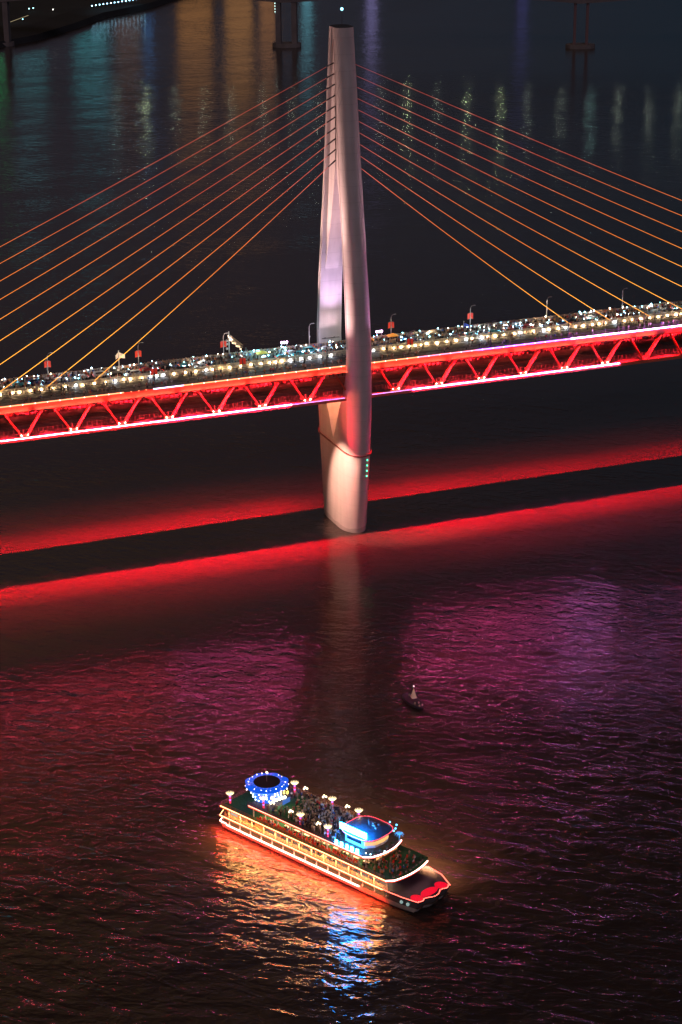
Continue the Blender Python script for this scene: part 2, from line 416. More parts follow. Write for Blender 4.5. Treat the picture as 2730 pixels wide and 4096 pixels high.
for s,pw in ((-1,1.0),(1,.62)):
    for x0,x1,f in ((-168,-100,.62),(-100,-60,.85),(-60,-9,.95),(9,50,.85),(50,100,.62),(100,170,.42)):
        area_strip('river_down_light',x0,x1,s*12.78,57.7,(s*13.3,40),1350*pw*f,(1,.0,.014),.10,38)
        area_strip('river_down_light',x0,x1,s*12.78,57.7,(s*13.3,40),760*pw*f,(1,.03,.05),.10,78)
# stay cables: floodlighting painted as emission, amber near the deck turning red towards the pylon
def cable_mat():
    m=bpy.data.materials.new('cable_painted_glow'); m.use_nodes=True; nt=m.node_tree; b=nt.nodes['Principled BSDF']
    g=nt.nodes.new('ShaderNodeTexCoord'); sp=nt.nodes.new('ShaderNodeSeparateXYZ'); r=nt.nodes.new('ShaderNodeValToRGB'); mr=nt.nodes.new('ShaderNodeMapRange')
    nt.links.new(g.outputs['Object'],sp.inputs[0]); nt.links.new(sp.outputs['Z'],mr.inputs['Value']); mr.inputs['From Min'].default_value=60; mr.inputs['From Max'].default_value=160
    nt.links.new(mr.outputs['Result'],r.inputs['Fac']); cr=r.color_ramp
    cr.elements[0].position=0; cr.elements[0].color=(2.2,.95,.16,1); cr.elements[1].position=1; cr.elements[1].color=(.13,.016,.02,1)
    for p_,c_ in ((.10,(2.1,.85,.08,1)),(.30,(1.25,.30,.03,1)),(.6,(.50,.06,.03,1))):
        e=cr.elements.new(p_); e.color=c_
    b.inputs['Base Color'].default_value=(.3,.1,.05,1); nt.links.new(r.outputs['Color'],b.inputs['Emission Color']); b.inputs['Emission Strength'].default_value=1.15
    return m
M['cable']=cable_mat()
M['anch']=mat('anchor_paint',(.6,.3,.15),.5)
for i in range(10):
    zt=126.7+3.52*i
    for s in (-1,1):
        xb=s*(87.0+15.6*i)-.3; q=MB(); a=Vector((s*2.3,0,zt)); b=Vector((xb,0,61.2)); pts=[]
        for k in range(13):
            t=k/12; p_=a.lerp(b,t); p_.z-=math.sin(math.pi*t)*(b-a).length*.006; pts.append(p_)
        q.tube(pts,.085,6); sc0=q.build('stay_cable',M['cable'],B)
        q=MB(); dd=(b-a).normalized(); q.tube([a,a+dd*(3.4 if s<0 else 1.5)],.24,8); q.build('anchor_sheath',M['groove'],sc0)
        if i<6:
            q=MB(); q.box((xb,0,60.7),(1.2,.5,1.1)); q.build('cable_anchor',M['anch'],B)
# guard rails along the median and the parapets
for y in (-1.25,1.25):
    q=MB()
    for h in (60.55,60.95,61.3): q.box(((XL+XR)/2,y,h),(XR-XL,.10,.22))
    x=XL+1
    while x<XR: q.box((x,y+.1,60.7),(.16,.1,1.25)); x+=3
    q.build('guard_rail',M['rail'],B)
for s in (-1,1):
    q=MB(); q.box(((XL+XR)/2,s*12.0,61.52),(XR-XL,.14,.1)); x=XL+1
    while x<XR: q.box((x,s*12.0,60.85),(.1,.08,1.3)); x+=2
    q.build('parapet_rail',M['rail'] if s>0 else M['polegrey'],B)
q=MB(); q.box(((XL+XR)/2,12.1,60.95),(XR-XL,.04,1.1)); q.build('parapet_panel',M['parapet'],B)
# warm lamps set on the median rail
rl_m=[glow('rail_lamp_warm',(1,.66,.34),95),glow('rail_lamp_cool',(.75,.85,1),95)]
x=-150; k=0; rp={}
while x<150:
    if abs(x)>4.5:
        m=rl_m[1] if (-22<x<12) or rnd.random()<.15 else rl_m[0]
        r=.16+.12*rnd.random(); q=MB(); q.ball((x,-1.55-.2*rnd.random(),60.75+.25*rnd.random()),r,6,4); q.build('rail_lamp',m,B); k+=1
    x+=rnd.choice((2.2,3.0,3.6,3.9))
# pylon floodlights: fixtures on the deck with their lamps
def fixture(x,y,z):
    q=MB()
    if z<50: q.box((x,y,z+.65),(.5,.4,.8))             # hung from the lower deck
    else: q.box((x,y,z-.45),(.5,.3,.5)); q.tube([(x,y,60.1),(x,y,z-.6)],.08,6)
    q.build('floodlight_housing',M['polegrey'],B)
for (loc,tgt,pw,col,ang) in (((-30,-2.6,62.5),(-1,-13.2,92),1.5e5,(1,.60,.54),62),((-30,15,62.2),(-2,9,110),1.1e5,(1,.60,.56),60),
        ((-44,9.3,62.5),(0,-4,140),3.9e5,(1,.58,.50),46),((30,-11.9,62.6),(0,-15,95),3.0e4,(.8,.35,.8),60),((46,-11.9,62.6),(0,-4,140),9e4,(1,.55,.6),45),
        ((-34,-12.6,47.0),(-3,-11,15),2.4e5,(1,.50,.36),42),((-20,2,47.6),(-3,4,34),.9e4,(1,.36,.17),70),((-25,-12.7,47.0),(-2,-15.5,43),2.2e4,(1,.13,.08),56),
        ((8,-46,47),(0,-14,24),0,(.8,.5,.6),60)):
    if pw: lamp('pylon_flood','SPOT',loc,tgt,pw,col,.25,ang=ang); 
    if pw: fixture(*loc)
for x in (-2.2,1.2): lamp('leg_uplight','SPOT',(x,9.2,63.2),(x*.6,12.6,84),3000,(1,.70,.78),.3,ang=80,blend=1)
lamp('leg_uplight','SPOT',(0,2,62.5),(0,12.0,104),5.5e4,(.84,.58,.98),.3,ang=62,blend=.9)
q=MB(); q.box((0,12.2,62.9),(6.4,.5,.12)); 
for x in (-2.2,1.2): q.box((x,11.9,63.1),(.6,.35,.3))
q.build('uplight_shelf',M['polegrey'],B)
for (x,y,z) in ((-1.5,-2.5,47.6),(2.5,0,47.6)):
    lamp('underdeck_lamp','POINT',(x,y,z),None,4200,(1,.33,.16),.25)

# ------------------------------------------------------------------ street lamps, banners, gantry, flags
def lamp_post(dark):
    m=M['polegrey'] if dark else M['pole']
    t=empty('street_lamp'); q=MB()
    pts=[(0,0,0),(0,0,7.4),(.08,0,8.1),(.35,0,8.6),(.75,0,8.85),(1.15,0,8.9)]
    q.tube(pts,[.16,.12,.11,.1,.09,.08],8); q.box((0,0,.25),(.45,.45,.5)); q.build('pole',m,t,True)
    q=MB(); q.box((1.45,0,8.87),(.8,.32,.14)); q.build('lamp_head',m,t)
    q=MB(); q.box((.1,-.1,4.4),(.3,.3,.5)); q.build('control_box',m,t)
    return t
light=lamp_post(False); dark=lamp_post(True); used=[False,False]
lamps=[]
for far in (True,False):
    xs=[-130.5,-99.9,-69.1,-39.3,-8.4,22.0,52.3,82.4,113.0,143.5] if far else [-130.2,-100.2,-70.2,-40,-10.4,19.8,49.9,79.8,109.9,140]
    for i,x in enumerate(xs):
        pr=light if far else dark; k=0 if far else 1
        o=pr if not used[k] else copy_tree(pr); used[k]=True
        o.location=(x,10.8 if far else -11,60.25); o['category']='street lamp'; o['group']='street lamps on the bridge footways'
        bn = far and i in (1,2,3,5,6) or (not far and i in (2,3,5))
        o['label']=('pale' if far else 'unlit dark')+' street lamp on the '+('far' if far else 'near')+' bridge footway, '+['leftmost of its row','second from left','third from left','fourth from left','fifth from left','just right of the pylon','second right of the pylon','third right of the pylon','fourth right of the pylon','rightmost of its row'][i]
        if bn:
            b_=empty('lamp_banner',(x,10.8 if far else -11,60.25)); q=MB()
            zt=6.3
            for s in (-1,1):
                ring=[]
                for k2 in range(5):
                    xx=s*(.14+.95*k2/4); ring.append([(xx,.04+.05*math.sin(k2*1.5),zt-.25*k2/4),(xx,.04+.05*math.sin(k2*1.5),zt-2.1-.2*k2/4),(xx,-.0+.05*math.sin(k2*1.5),zt-2.1-.2*k2/4),(xx,0+.05*math.sin(k2*1.5),zt-.25*k2/4)])
                q.loft(ring)
            q.build('cloth',M['banner'],b_)
            q=MB()
            for z_ in (zt,zt-2.15): q.box((0,-.06,z_),(1.6,.05,.05))
            q.build('banner_arm',M['pole'],b_)
            tag(b_,('bright' if far else 'deep')+' red flag pair on the '+('far' if far else 'near')+' lamp post, '+['','','','fourth from left','','right of the pylon','second right of the pylon'][i] if i>2 else ('bright' if far else 'deep')+' red pair of flags on the '+('far' if far else 'near')+'-side lamp post '+['','second from the left end','third from the left end'][i],'banner','red banners on the bridge lamp posts')
# signal gantry reaching over the roadway
G=empty('sign_gantry',(-37.3,10.9,60.25)); tag(G,'lit lattice gantry arm hung with beige lanterns over the roadway beside the fourth lamp','gantry')
q=MB(); q.tube([(0,0,0),(0,0,9.3)],.2,8); q.build('post',M['pole'],G)
q=MB()
for dx in (-.5,.5):
    for z in (7.0,8.0): q.bar((dx,0,z),(dx,-13,z-.0),.09,.09)
for k in range(14):
    for dx in (-.5,.5): q.bar((dx,-k*.95,7),(dx,-(k+.95)*.95,8.0),.06,.06)
    q.bar((-.5,-k*.95,8),(.5,-k*.95,8),.06,.06)
q.build('lattice_arm',M['rail'],G)
lg=glow('lantern_glow',(1,.72,.42),2.2)
for k in range(9):
    q=MB(); q.ball((.05,-1.2-k*1.35,6.6+.25*math.sin(k*2.1)),.34,8,5); q.build('lantern',lg,G)
for z in (3.4,5.0,6.2):
    q=MB(); q.ball((-.75,0,z),.45,8,5); q.build('round_sign',M['pole'],G)
# floodlight stands by the far parapet
def stand(x,n):
    t=empty('floodlight_stand',(x,11.5,60.25)); q=MB()
    for dx in (-.95,.95): q.tube([(dx,0,0),(dx,0,2.9)],.09,6)
    q.box((0,0,2.6),(2.0,.1,.12)); q.build('frame',M['pole'],t)
    for k in range(n):
        q=MB(); q.ball((-.9+1.8*k/(n-1),-.05,3.15),.36,8,5); q.build('flood_lamp',glow('flood_pink',(1,.5,1),16),t)
    return t
tag(stand(-17.3,3),'three pink-white floodlights on a stand just left of the pylon','floodlight','floodlight stands at the far parapet')
tag(stand(17.8,4),'four pink-white floodlights on a stand just right of the pylon','floodlight','floodlight stands at the far parapet')
def flag(name,x,y,h,col,label,tilt=0):
    t=empty(name,(x,y,60.2)); q=MB(); q.tube([(0,0,0),(tilt,0,h)],.08 if h<5 else .17,6); q.ball((tilt,0,h+.15),.18,6,4); q.build('staff',M['pole'],t)
    for s in ((1,-1) if h>5 else (1,)):
        q=MB(); ring=[]
        for k in range(7):
            u=k/6; xx=tilt+s*(.1+u*(2.0 if s>0 else 1.0)); zz=h-.4-u*.9; w_=1.9*(1-.3*u); yy=.18*math.sin(u*6)
            ring.append([(xx,yy,zz),(xx,yy+.04,zz),(xx,yy+.04,zz-w_),(xx,yy,zz-w_)])
        q.loft(ring); q.build('cloth',col,t)
    tag(t,label,'flag'); return t
flag('flag_pole',-75.6,11.6,6.6,mat('cream_cloth',(.75,.6,.5),.8,em=(.8,.55,.45),es=.10),'tall pole with drooping cream flags between two lamp posts on the left span')
flag('hand_flag',49.4,10.6,3.4,mat('blue_cloth',(.05,.08,.4),.8,em=(.1,.15,.6),es=.12),'small dark blue flag held above the crowd left of a banner post',.3)
# street stalls
def stall(x,y,col,label):
    t=empty('street_stall',(x,y,60.12)); q=MB()
    for a in (-1.6,1.6):
        for b in (-1,1): q.tube([(a,b,0),(a,b,2.2)],.05,5)
    q.build('frame',M['pole'],t); q=MB(); q.loft([[(-1.9,-1.3,2.2),(1.9,-1.3,2.2),(1.9,1.3,2.2),(-1.9,1.3,2.2)],[(-.3,-.2,3.0),(.3,-.2,3.0),(.3,.2,3.0),(-.3,.2,3.0)]]); q.build('canopy',col,t)
    q=MB(); q.box((0,-.6,.5),(2.8,.7,.95)); q.build('counter',M['beige'],t); tag(t,label,'stall','street stalls in the bridge crowd')
stall(35.5,6.2,mat('beige_canvas',(.6,.48,.33),.7),'beige canopied stall with yellow end post in the crowd right of the pylon')
stall(21.5,8.2,mat('orange_canvas',(.9,.35,.08),.7,em=(1,.35,.05),es=.5),'small orange stall glowing under the first banner right of the pylon')
stall(-27.5,5.6,mat('yellow_canvas',(.7,.55,.1),.7,em=(.9,.7,.2),es=.2),'yellow-topped stall among teal-lit vehicles left of the pylon')

# ------------------------------------------------------------------ vehicles in the far lanes
def car(kind,paint):
    t=empty('parked_'+('van' if kind else 'car'))
    L_,W_,H_=(4.9,1.85,1.95) if kind else (4.5,1.78,1.46)
    prof=[(-L_/2,.35),(-L_/2,.75 if not kind else 1.05),(-L_/2+.15,.92 if not kind else 1.25),(-L_*.36 if not kind else -L_*.47,1.0 if not kind else 1.2),
          (-L_*.24 if not kind else -L_*.43,H_-.06),(L_*.08 if not kind else L_*.2,H_),(L_*.26 if not kind else L_*.36,.98 if not kind else 1.2),(L_*.46,.86 if not kind else 1.0),(L_/2,.6),(L_/2,.35)]
    q=MB(); rings=[]
    for y,k_ in ((-W_/2,.0),(-W_/2+.08,1),(W_/2-.08,1),(W_/2,0)):
        rings.append([(x*(1 if k_ else .985), y*(1 if z<1.05 else .86), z if k_ else z*.97+.01) for x,z in prof])
    q.loft(rings); q.build('body',paint,t)
    q=MB()
    zr=H_-.1; zl=1.02 if not kind else 1.25
    for s in (-1,1): q.box((-L_*.08,s*W_/2*.90,(zr+zl)/2),(L_*.36 if not kind else L_*.55,.05,(zr-zl)*.8))
    a=(L_*.265 if not kind else L_*.36); b=(L_*.10 if not kind else L_*.22)
    q.bar((a+.03,0,zl+.02),(b+.03,0,zr+.04),W_*.74,.04)
    q.build('windows',M['glass'],t)
    for sx in (-1,1):
        for sy in (-1,1):
            q=MB(); c_=(sx*L_*.31,sy*(W_/2-.1),.33)
            q.loft([[(c_[0]+.33*math.cos(2*math.pi*k/12),c_[1]+dy,c_[2]+.33*math.sin(2*math.pi*k/12)) for k in range(12)] for dy in (-.11,.11)])
            wo=q.build('wheel',M['tyre'],t)
    for sy in (-1,1):
        q=MB(); q.box((L_/2+.0,sy*W_*.36,.68),(.1,.3,.16)); q.build('headlight',M['hl'],t)
        q=MB(); q.box((-L_/2-.0,sy*W_*.38,.78),(.08,.26,.14)); q.build('tail_light',M['tl'],t)
    return t
M['hl']=glow('headlight_glow',(.35,.75,1),26); M['tl']=glow('tail_glow',(1,.05,.03),5)
paints=[('white',(.7,.72,.72)),('black',(.02,.02,.025)),('silver',(.4,.42,.44)),('teal',(.06,.35,.38)),('dark blue',(.03,.06,.2)),('red',(.4,.03,.03))]
cars={}
x=-140; ci=0
places={0:'left end',1:'left span',2:'near the gantry',3:'beside the pylon',4:'right span',5:'right end'}
cnt={}
while x<146:
    for lane,y in enumerate((7.4,3.9)):
        xx=x+rnd.uniform(-1,1)+lane*3
        if rnd.random()<.32 or abs(xx)<3 and False: continue
        if any(abs(xx-a)<4.5 for a in (35.5,21.5,-27.5)): continue
        k_=1 if rnd.random()<.3 else 0; pn,pc=rnd.choice(paints if not -42<xx<-5 else paints[:1]+paints[3:4])
        key=(k_,pn)
        if key not in cars: cars[key]=car(k_,mat('paint_'+pn.replace(' ','_'),pc,.3)); o=cars[key]
        else: o=copy_tree(cars[key])
        o.location=(xx,y,60.115); o.rotation_euler=(0,0,math.pi if (lane==1)==(rnd.random()<.9) else 0)
        zone=0 if xx<-95 else 1 if xx<-45 else 2 if xx<-15 else 3 if xx<30 else 4 if xx<95 else 5
        nm='van' if k_ else 'car'
        o['category']=nm
        lab=f"{pn} {nm} in the {'outer lane by the far footway' if lane==0 else 'inner lane by the median rail'}, bridge {places[zone]}"
        o['label']=lab; o['group']=lab.replace(' in the',' queue in the'); cnt[lab]=cnt.get(lab,0)+1
    x+=7.2
# ------------------------------------------------------------------ people
def skin_mesh(js, edges, rad):
    me=bpy.data.meshes.new('tmp'); me.from_pydata(js,edges,[]); o=bpy.data.objects.new('tmp',me); C.objects.link(o)
    md=o.modifiers.new('s','SKIN'); md.use_smooth_shade=True
    for i,r in enumerate(rad): me.skin_vertices[0].data[i].radius=(r[0],r[1]) if isinstance(r,tuple) else (r,r)
    me.skin_vertices[0].data[0].use_root=True
    dg=bpy.context.evaluated_depsgraph_get(); dg.update()
    out=bpy.data.meshes.new_from_object(o.evaluated_get(dg)); bpy.data.objects.remove(o); return out
def body(pose):
    arm=pose in ('phone',)
    sit=pose=='sit'
    hip=.95 if not sit else .50
    js=[(0,0,hip),(0,.01,hip+.28),(0,.0,hip+.50),(0,0,hip+.60),(0,.01,hip+.68),(0,.015,hip+.78)]
    ed=[(0,1),(1,2),(2,3),(3,4),(4,5)]; rd=[(.15,.11),(.14,.10),(.17,.10),.055,.095,.075]
    for s in (-1,1):
        n=len(js)
        if sit: js+=[(s*.1,.02,hip-.02),(s*.11,.42,hip-.02),(s*.11,.44,.08),(s*.11,.56,.03)]
        else: js+=[(s*.10,0,hip-.08),(s*.11,.02,.50),(s*.12,-.02,.09),(s*.12,.12,.035)]
        ed+=[(0,n),(n,n+1),(n+1,n+2),(n+2,n+3)]; rd+=[.10,.065,.045,.04]
        n=len(js)
        if arm: js+=[(s*.20,0,hip+.47),(s*.27,.16,hip+.36),(s*.12,.36,hip+.62),(s*.08,.42,hip+.70)]
        elif sit: js+=[(s*.20,0,hip+.46),(s*.25,.06,hip+.2),(s*.16,.30,hip+.16),(s*.12,.38,hip+.17)]
        else: js+=[(s*.20,0,hip+.47),(s*.26,-.02,hip+.2),(s*.27,.06,hip-.04),(s*.27,.09,hip-.13)]
        ed+=[(2,n),(n,n+1),(n+1,n+2),(n+2,n+3)]; rd+=[.055,.045,.036,.035]
    return skin_mesh(js,ed,rd),hip
skinm=mat('skin',(.50,.30,.21),.6); hair=mat('hair',(.02,.015,.012),.7)
tops=[('white',(.65,.63,.6)),('black',(.02,.02,.022)),('beige',(.5,.38,.26)),('red',(.5,.03,.03)),('grey',(.2,.2,.21)),('blue',(.06,.12,.35)),('orange',(.6,.22,.05))]
topm={n:mat('shirt_'+n,c_,.8) for n,c_ in tops}; trous=[mat('trousers_dark',(.02,.02,.03),.8),mat('trousers_tan',(.3,.22,.15),.8)]
people={}
poses={p_:body(p_) for p_ in ('stand','phone','sit')}
def dress(me,hip,top,tr):
    me=me.copy(); me.materials.clear()
    for m in (topm[top],trous[tr],skinm,hair): me.materials.append(m)
    for f in me.polygons:
        c_=f.center; z=c_.z
        if z>hip+.80 or (z>hip+.66 and c_.y<-.02): k=3
        elif z>hip+.56 and abs(c_.x)<.12: k=2
        elif (abs(c_.x)>.20 and z<hip+.05 and z>.1) : k=2
        elif c_.y>.3 and z>hip+.1: k=2
        elif z>hip-.02: k=0
        else: k=1
        f.material_index=k
        f.use_smooth=True
    return me
for p_,(me,hip) in poses.items():
    for n,_ in tops: people[(p_,n)]=dress(me,hip,n,rnd.randint(0,1))
nperson=0
def person(loc,rz,pose,top,label,group,parent=None):
    global nperson
    o=bpy.data.objects.new('person',people[(pose,top)]); C.objects.link(o); o.location=loc; o.rotation_euler=(0,0,rz)
    s=rnd.uniform(.94,1.05); o.scale=(s,s,s); tag(o,label,'person',group); nperson+=1; return o
# the crowd on the bridge, hundreds: one mass
cv=[];cf=[];cm=[]; cmats=[topm[n] for n,_ in tops]+trous+[skinm,hair]
def add_crowd(x,y,z,rz,pose,top):
    me=people[(pose,top)]; n=len(cv); ca,sa=math.cos(rz),math.sin(rz); s=rnd.uniform(.93,1.06)
    for v in me.vertices:
        p_=v.co*s; cv.append((x+p_.x*ca-p_.y*sa,y+p_.x*sa+p_.y*ca,z+p_.z))
    mi=[cmats.index(m) for m in me.materials]
    for f in me.polygons: cf.append([n+i for i in f.vertices]); cm.append(mi[f.material_index])
wt=['white','black','beige','grey','black','white','blue','beige','red','orange','grey']
for i in range(2300):
    x=rnd.uniform(-138,148); u=rnd.random()
    if u<.50: y=rnd.uniform(9.9,11.9); z=60.24
    elif u<.88: y=rnd.choice((rnd.uniform(1.8,2.7),rnd.uniform(5.1,6.2),rnd.uniform(8.6,9.4))); z=60.11
    elif u<.93: y=rnd.uniform(-4.5,-1.9); z=60.11
    else: y=rnd.uniform(-11.6,-9.9); z=60.24
    if abs(x)<5 and abs(y)>11: continue
    add_crowd(x,y,z,rnd.uniform(-3.1,3.1) if rnd.random()<.5 else math.pi+rnd.uniform(-.5,.5),rnd.choice(('stand','stand','phone')),rnd.choice(wt))
me=bpy.data.meshes.new('crowd'); me.from_pydata(cv,[],cf)
for m in cmats: me.materials.append(m)
me.polygons.foreach_set('material_index',cm); o=bpy.data.objects.new('bridge_crowd',me); C.objects.link(o)
tag(o,'dense crowd of pedestrians filling the upper deck of the bridge','crowd',kind='stuff')
# phones and lamps carried in the crowd light it in small pools
for k in range(190):
    x=rnd.uniform(-135,145); y=rnd.choice((2.3,5.6,9.0,10.6)); c_=rnd.choice(((.3,.75,1),(.25,.8,.95),(1,.75,.5),(.5,.8,1)))
    q=MB(); q.ball((0,0,0),.08+.13*rnd.random()**2,6,4)
    t=q.build('crowd_lamp',glow('crowd_lamp_glow',c_,38),None); t.location=(x,y,62.0+rnd.random()*.5)
    side='left' if x<0 else 'right'; colr='bluish' if c_[0]<.9 else 'warm'
    tag(t,f'small {colr} light held up in the bridge crowd, {side} span','lamp',f'{colr} lights in the crowd on the {side} span')
for x,c_,pw in ((-120,(1,.75,.55),420),(-95,(.8,.85,1),300),(-75,(1,.75,.5),420),(-50,(1,.8,.6),380),(-32,(.35,.9,1),700),(-22,(.35,.9,1),600),(-8,(.9,.7,1),350),(12,(1,.8,.5),450),(33,(1,.85,.6),450),(55,(.7,.9,1),380),(78,(1,.8,.55),420),(100,(1,.75,.5),420),(125,(.7,.95,1),420)):
    lamp('crowd_fill','POINT',(x,6.5,64.6),None,pw*3.2,c_,.4)  # bare point lights added to brighten the crowd and posts

exec_boat=True
# ------------------------------------------------------------------ cruise boat
BO=Vector((-109.7,-189.2,0)); BR=math.atan2(-.896,.444)
boat=empty('cruise_boat',BO,BR); tag(boat,'white multi-deck cruise boat outlined in orange lights with a crowded open top deck','boat')
def bw(u,v,w_):
    return BO+Vector((u*math.cos(BR)-v*math.sin(BR),u*math.sin(BR)+v*math.cos(BR),w_))
def plan(off=0,u0=0,u1=66,bow=True,w_=15.0):
    """deck outline, counter-clockwise, inset by off"""
    a=off; pts=[(u0+a,2.2+a*.4),(u0+a+1.2,a)]
    if bow:
        pts+=[(57,a),(61,.3+a),(65.0-a,1.0+a)]+bowline(a)+[(65.6-a,11.9-a),(61,14.3-a),(56.5,w_-a)]
    else: pts+=[(u1-a,a),(u1-a,w_-a)]
    pts+=[(u0+a+1.2,w_-a),(u0+a,w_-2.2-a*.4)]
    return pts
def bowline(a):
    r=[]
    for (v0,v1,u_,bl) in ((1.0,3.6,64.2,1.1),(3.6,9.2,64.2,1.9),(9.2,11.9,64.6,1.2)):
        for k in range(1,8):
            t=k/8; v=v0+(v1-v0)*t; r.append((u_+bl*math.sin(math.pi*t)**.6-a, v))
    return [q for q in r if 1.0+a<q[1]<11.9-a]
# hull
def hullring(w_,f):
    return [(33+(u-33)*f if u>33 else u+(1-f)*4, 7.5+(v-7.5)*(1-(1-f)*1.2), w_) for u,v in plan(0)]
hm=MB(); hm.loft([hullring(-1,.90),hullring(.35,.945),hullring(1.2,.965),hullring(1.9,.975)])
hull=hm.build('hull',M['hull'],boat); smooth_by_angle(hull,30)
bt=MB(); bt.loft([hullring(-.9,.905),hullring(.5,.953)],cap=False); bt.build('boot_stripe',M['black'],hull)
rb=MB(); rb.box((24,-.0+.25,1.55),(46,.25,.18)); rb.build('rubbing_strake',M['hull'],hull)
bk=MB(); bk.loft([hullring(1.9,.975),[(u,v,3.75) for u,v in plan(0)]],cap=False)
# bow flare is solid from u 48 forward
def fore(pts,u0): return pts
bf=MB()
ringA=[(33+(u-33)*.975, 7.5+(v-7.5)*.97, 1.9) for u,v in plan(0) if u>56]; ringB=[(u,v,3.75) for u,v in plan(0) if u>56]
bf.loft([ringA,ringB]); bowb=bf.build('bow_bulwark',mat('bow_grey',(.12,.12,.13),.5,var=.2),hull)
for u,v in ((60.5,.2),(62.3,.35)):
    q=MB(); q.ball((u,v+.1,2.7),.42,10,6); q.build('hull_lamp',glow('bow_lamp',(.5,.75,.72),.5),bowb)
# decks
def slab(name,pts,z0,z1,m,parent=boat):
    q=MB(); q.prism(pts,z0,z1); return q.build(name,m,parent)
slab('main_deck',plan(.25,0,66),1.9,2.0,M['wood'])
slab('second_deck',plan(0),3.75,3.95,M['bowdeck'])
def terr(u0,v0,u1,v1,cr,k=10):
    """deck with rounded curved front at high u"""
    pts=[(u0,v0)]; 
    for j in range(k+1):
        t=j/k; v=v0+(v1-v0)*t; pts.append((u1-cr+cr*math.sin(math.pi*(t*.8+.1))**.7 if 0<j<k else u1-cr*.75,v))
    pts.append((u0,v1)); return pts
T3=terr(1.2,0,58.2,15,2.6); T4=terr(9.6,1.1,50.6,14.4,3.2); T5=[(43.1+5.5*math.copysign(abs(math.cos(a_))**.62,math.cos(a_)),8.1+5.2*math.copysign(abs(math.sin(a_))**.62,math.sin(a_))) for a_ in [2*math.pi*k/32 for k in range(32)]]
slab('third_deck',T3,6.42,6.6,M['turf']); slab('top_deck',T4,9.2,9.4,M['wood'])
q=MB(); q.prism([(16,2.2),(24,2.2),(24,13.3),(16,13.3)],9.404,9.43); q.build('carpet',M['turf'],boat)
q=MB(); q.prism(terr(49,1.2,56.2,13.8,2.0),6.604,6.63); q.build('terrace_carpet',M['turf'],boat)
# cabins
def cabin(name,u0,v0,u1,v1,z0,z1,winmat,pitch=2.4,wl=.55,front=True):
    q=MB(); q.box(((u0+u1)/2,(v0+v1)/2,(z0+z1)/2),(u1-u0,v1-v0,z1-z0)); c_=q.build(name,M['cabin'],boat)
    n=int((u1-u0-1)/pitch)
    for s,vv in ((-1,v0),(1,v1)):
        if s>0: continue
        for k in range(n):
            uc=u0+.9+pitch*(k+.5); q=MB(); q.box((uc,vv+s*.03,z0+(z1-z0)*.52),(pitch*.78,.05,(z1-z0)*wl)); q.build('window',(winmat,M['windim'],winmat,M['glass'],winmat,M['windim'],M['glass'])[(k*5+k//3)%7],c_)
    if front:
        m_=int((v1-v0)/2.2)
        for k in range(m_):
            vc=v0+(v1-v0)*(k+.5)/m_; q=MB(); q.box((u1+.03,vc,z0+(z1-z0)*.55),(.05,(v1-v0)/m_*.75,(z1-z0)*.5)); q.build('window',M['warmwin'],c_)
    return c_
M['cabin']=mat('cabin_panelling',(.26,.17,.11),.6,var=.4,vscale=1.3); M['windim']=glow('dim_window',(1,.5,.2),.25)
M['winsoft']=glow('gallery_window',(1,.55,.24),.7); M['wincool']=glow('stern_window',(.62,.72,.68),.5)
cabin('main_cabin',2,1.5,56,13.4,2.0,3.75,M['winsoft'],1.9,.7,False)
cabin('second_cabin',15,3.6,55,12.6,3.95,6.42,M['winsoft'],2.1,.62,False)
cabin('stern_cabin',2.6,1.1,14.9,13.9,3.95,6.42,M['wincool'],3.0,.5,False)
cabin('third_cabin',12,4.2,49,12.4,6.6,9.2,M['winsoft'],2.0,.6,True)
wh=MB(); wh.prism([(39.5,4.2),(45.5,4.2),(47.2,6.2),(47.6,9),(47.2,11),(45.5,12.4),(39.5,12.4)],9.4,12.0); wheel=wh.build('wheelhouse',M['white'],boat)
q=MB()
for (a,b) in (((45.55,4.22),(47.2,6.15)),((47.28,6.3),(47.63,8.9)),((47.63,9.1),(47.25,10.9)),((47.15,11.1),(45.6,12.35))):
    q.bar((a[0]+.05,a[1],10.75),(b[0]+.05,b[1],10.75),.06,1.3)
q.build('window',M['warmwin'],wheel)
q=MB(); q.box((42.4,4.17,10.8),(4.6,.05,1.2)); q.build('window',M['glass'],wheel)
q=MB(); q.loft([[(43.1+(u-43.1)*f_,8.1+(v-8.1)*f_,z_) for u,v in T5] for f_,z_ in ((1,12.0),(1,12.25),(.82,12.45),(.55,12.62),(.25,12.72))]); rf_=q.build('wheelhouse_roof',M['teal_roof'],boat); smooth_by_angle(rf_,40)
q=MB()
for (u,v,su,sv) in ((44,9.5,.9,.5),(45.2,8.9,.5,.5),(43.2,10.4,.6,.8),(44.6,10.6,.5,.4)): q.box((u,v,12.75),(su,sv,.55))
q.tube([(42.8,9,12.3),(42.8,9,14.4)],.06,5); q.build('roof_equipment',mat('equip_paint',(.4,.3,.28),.6),boat)
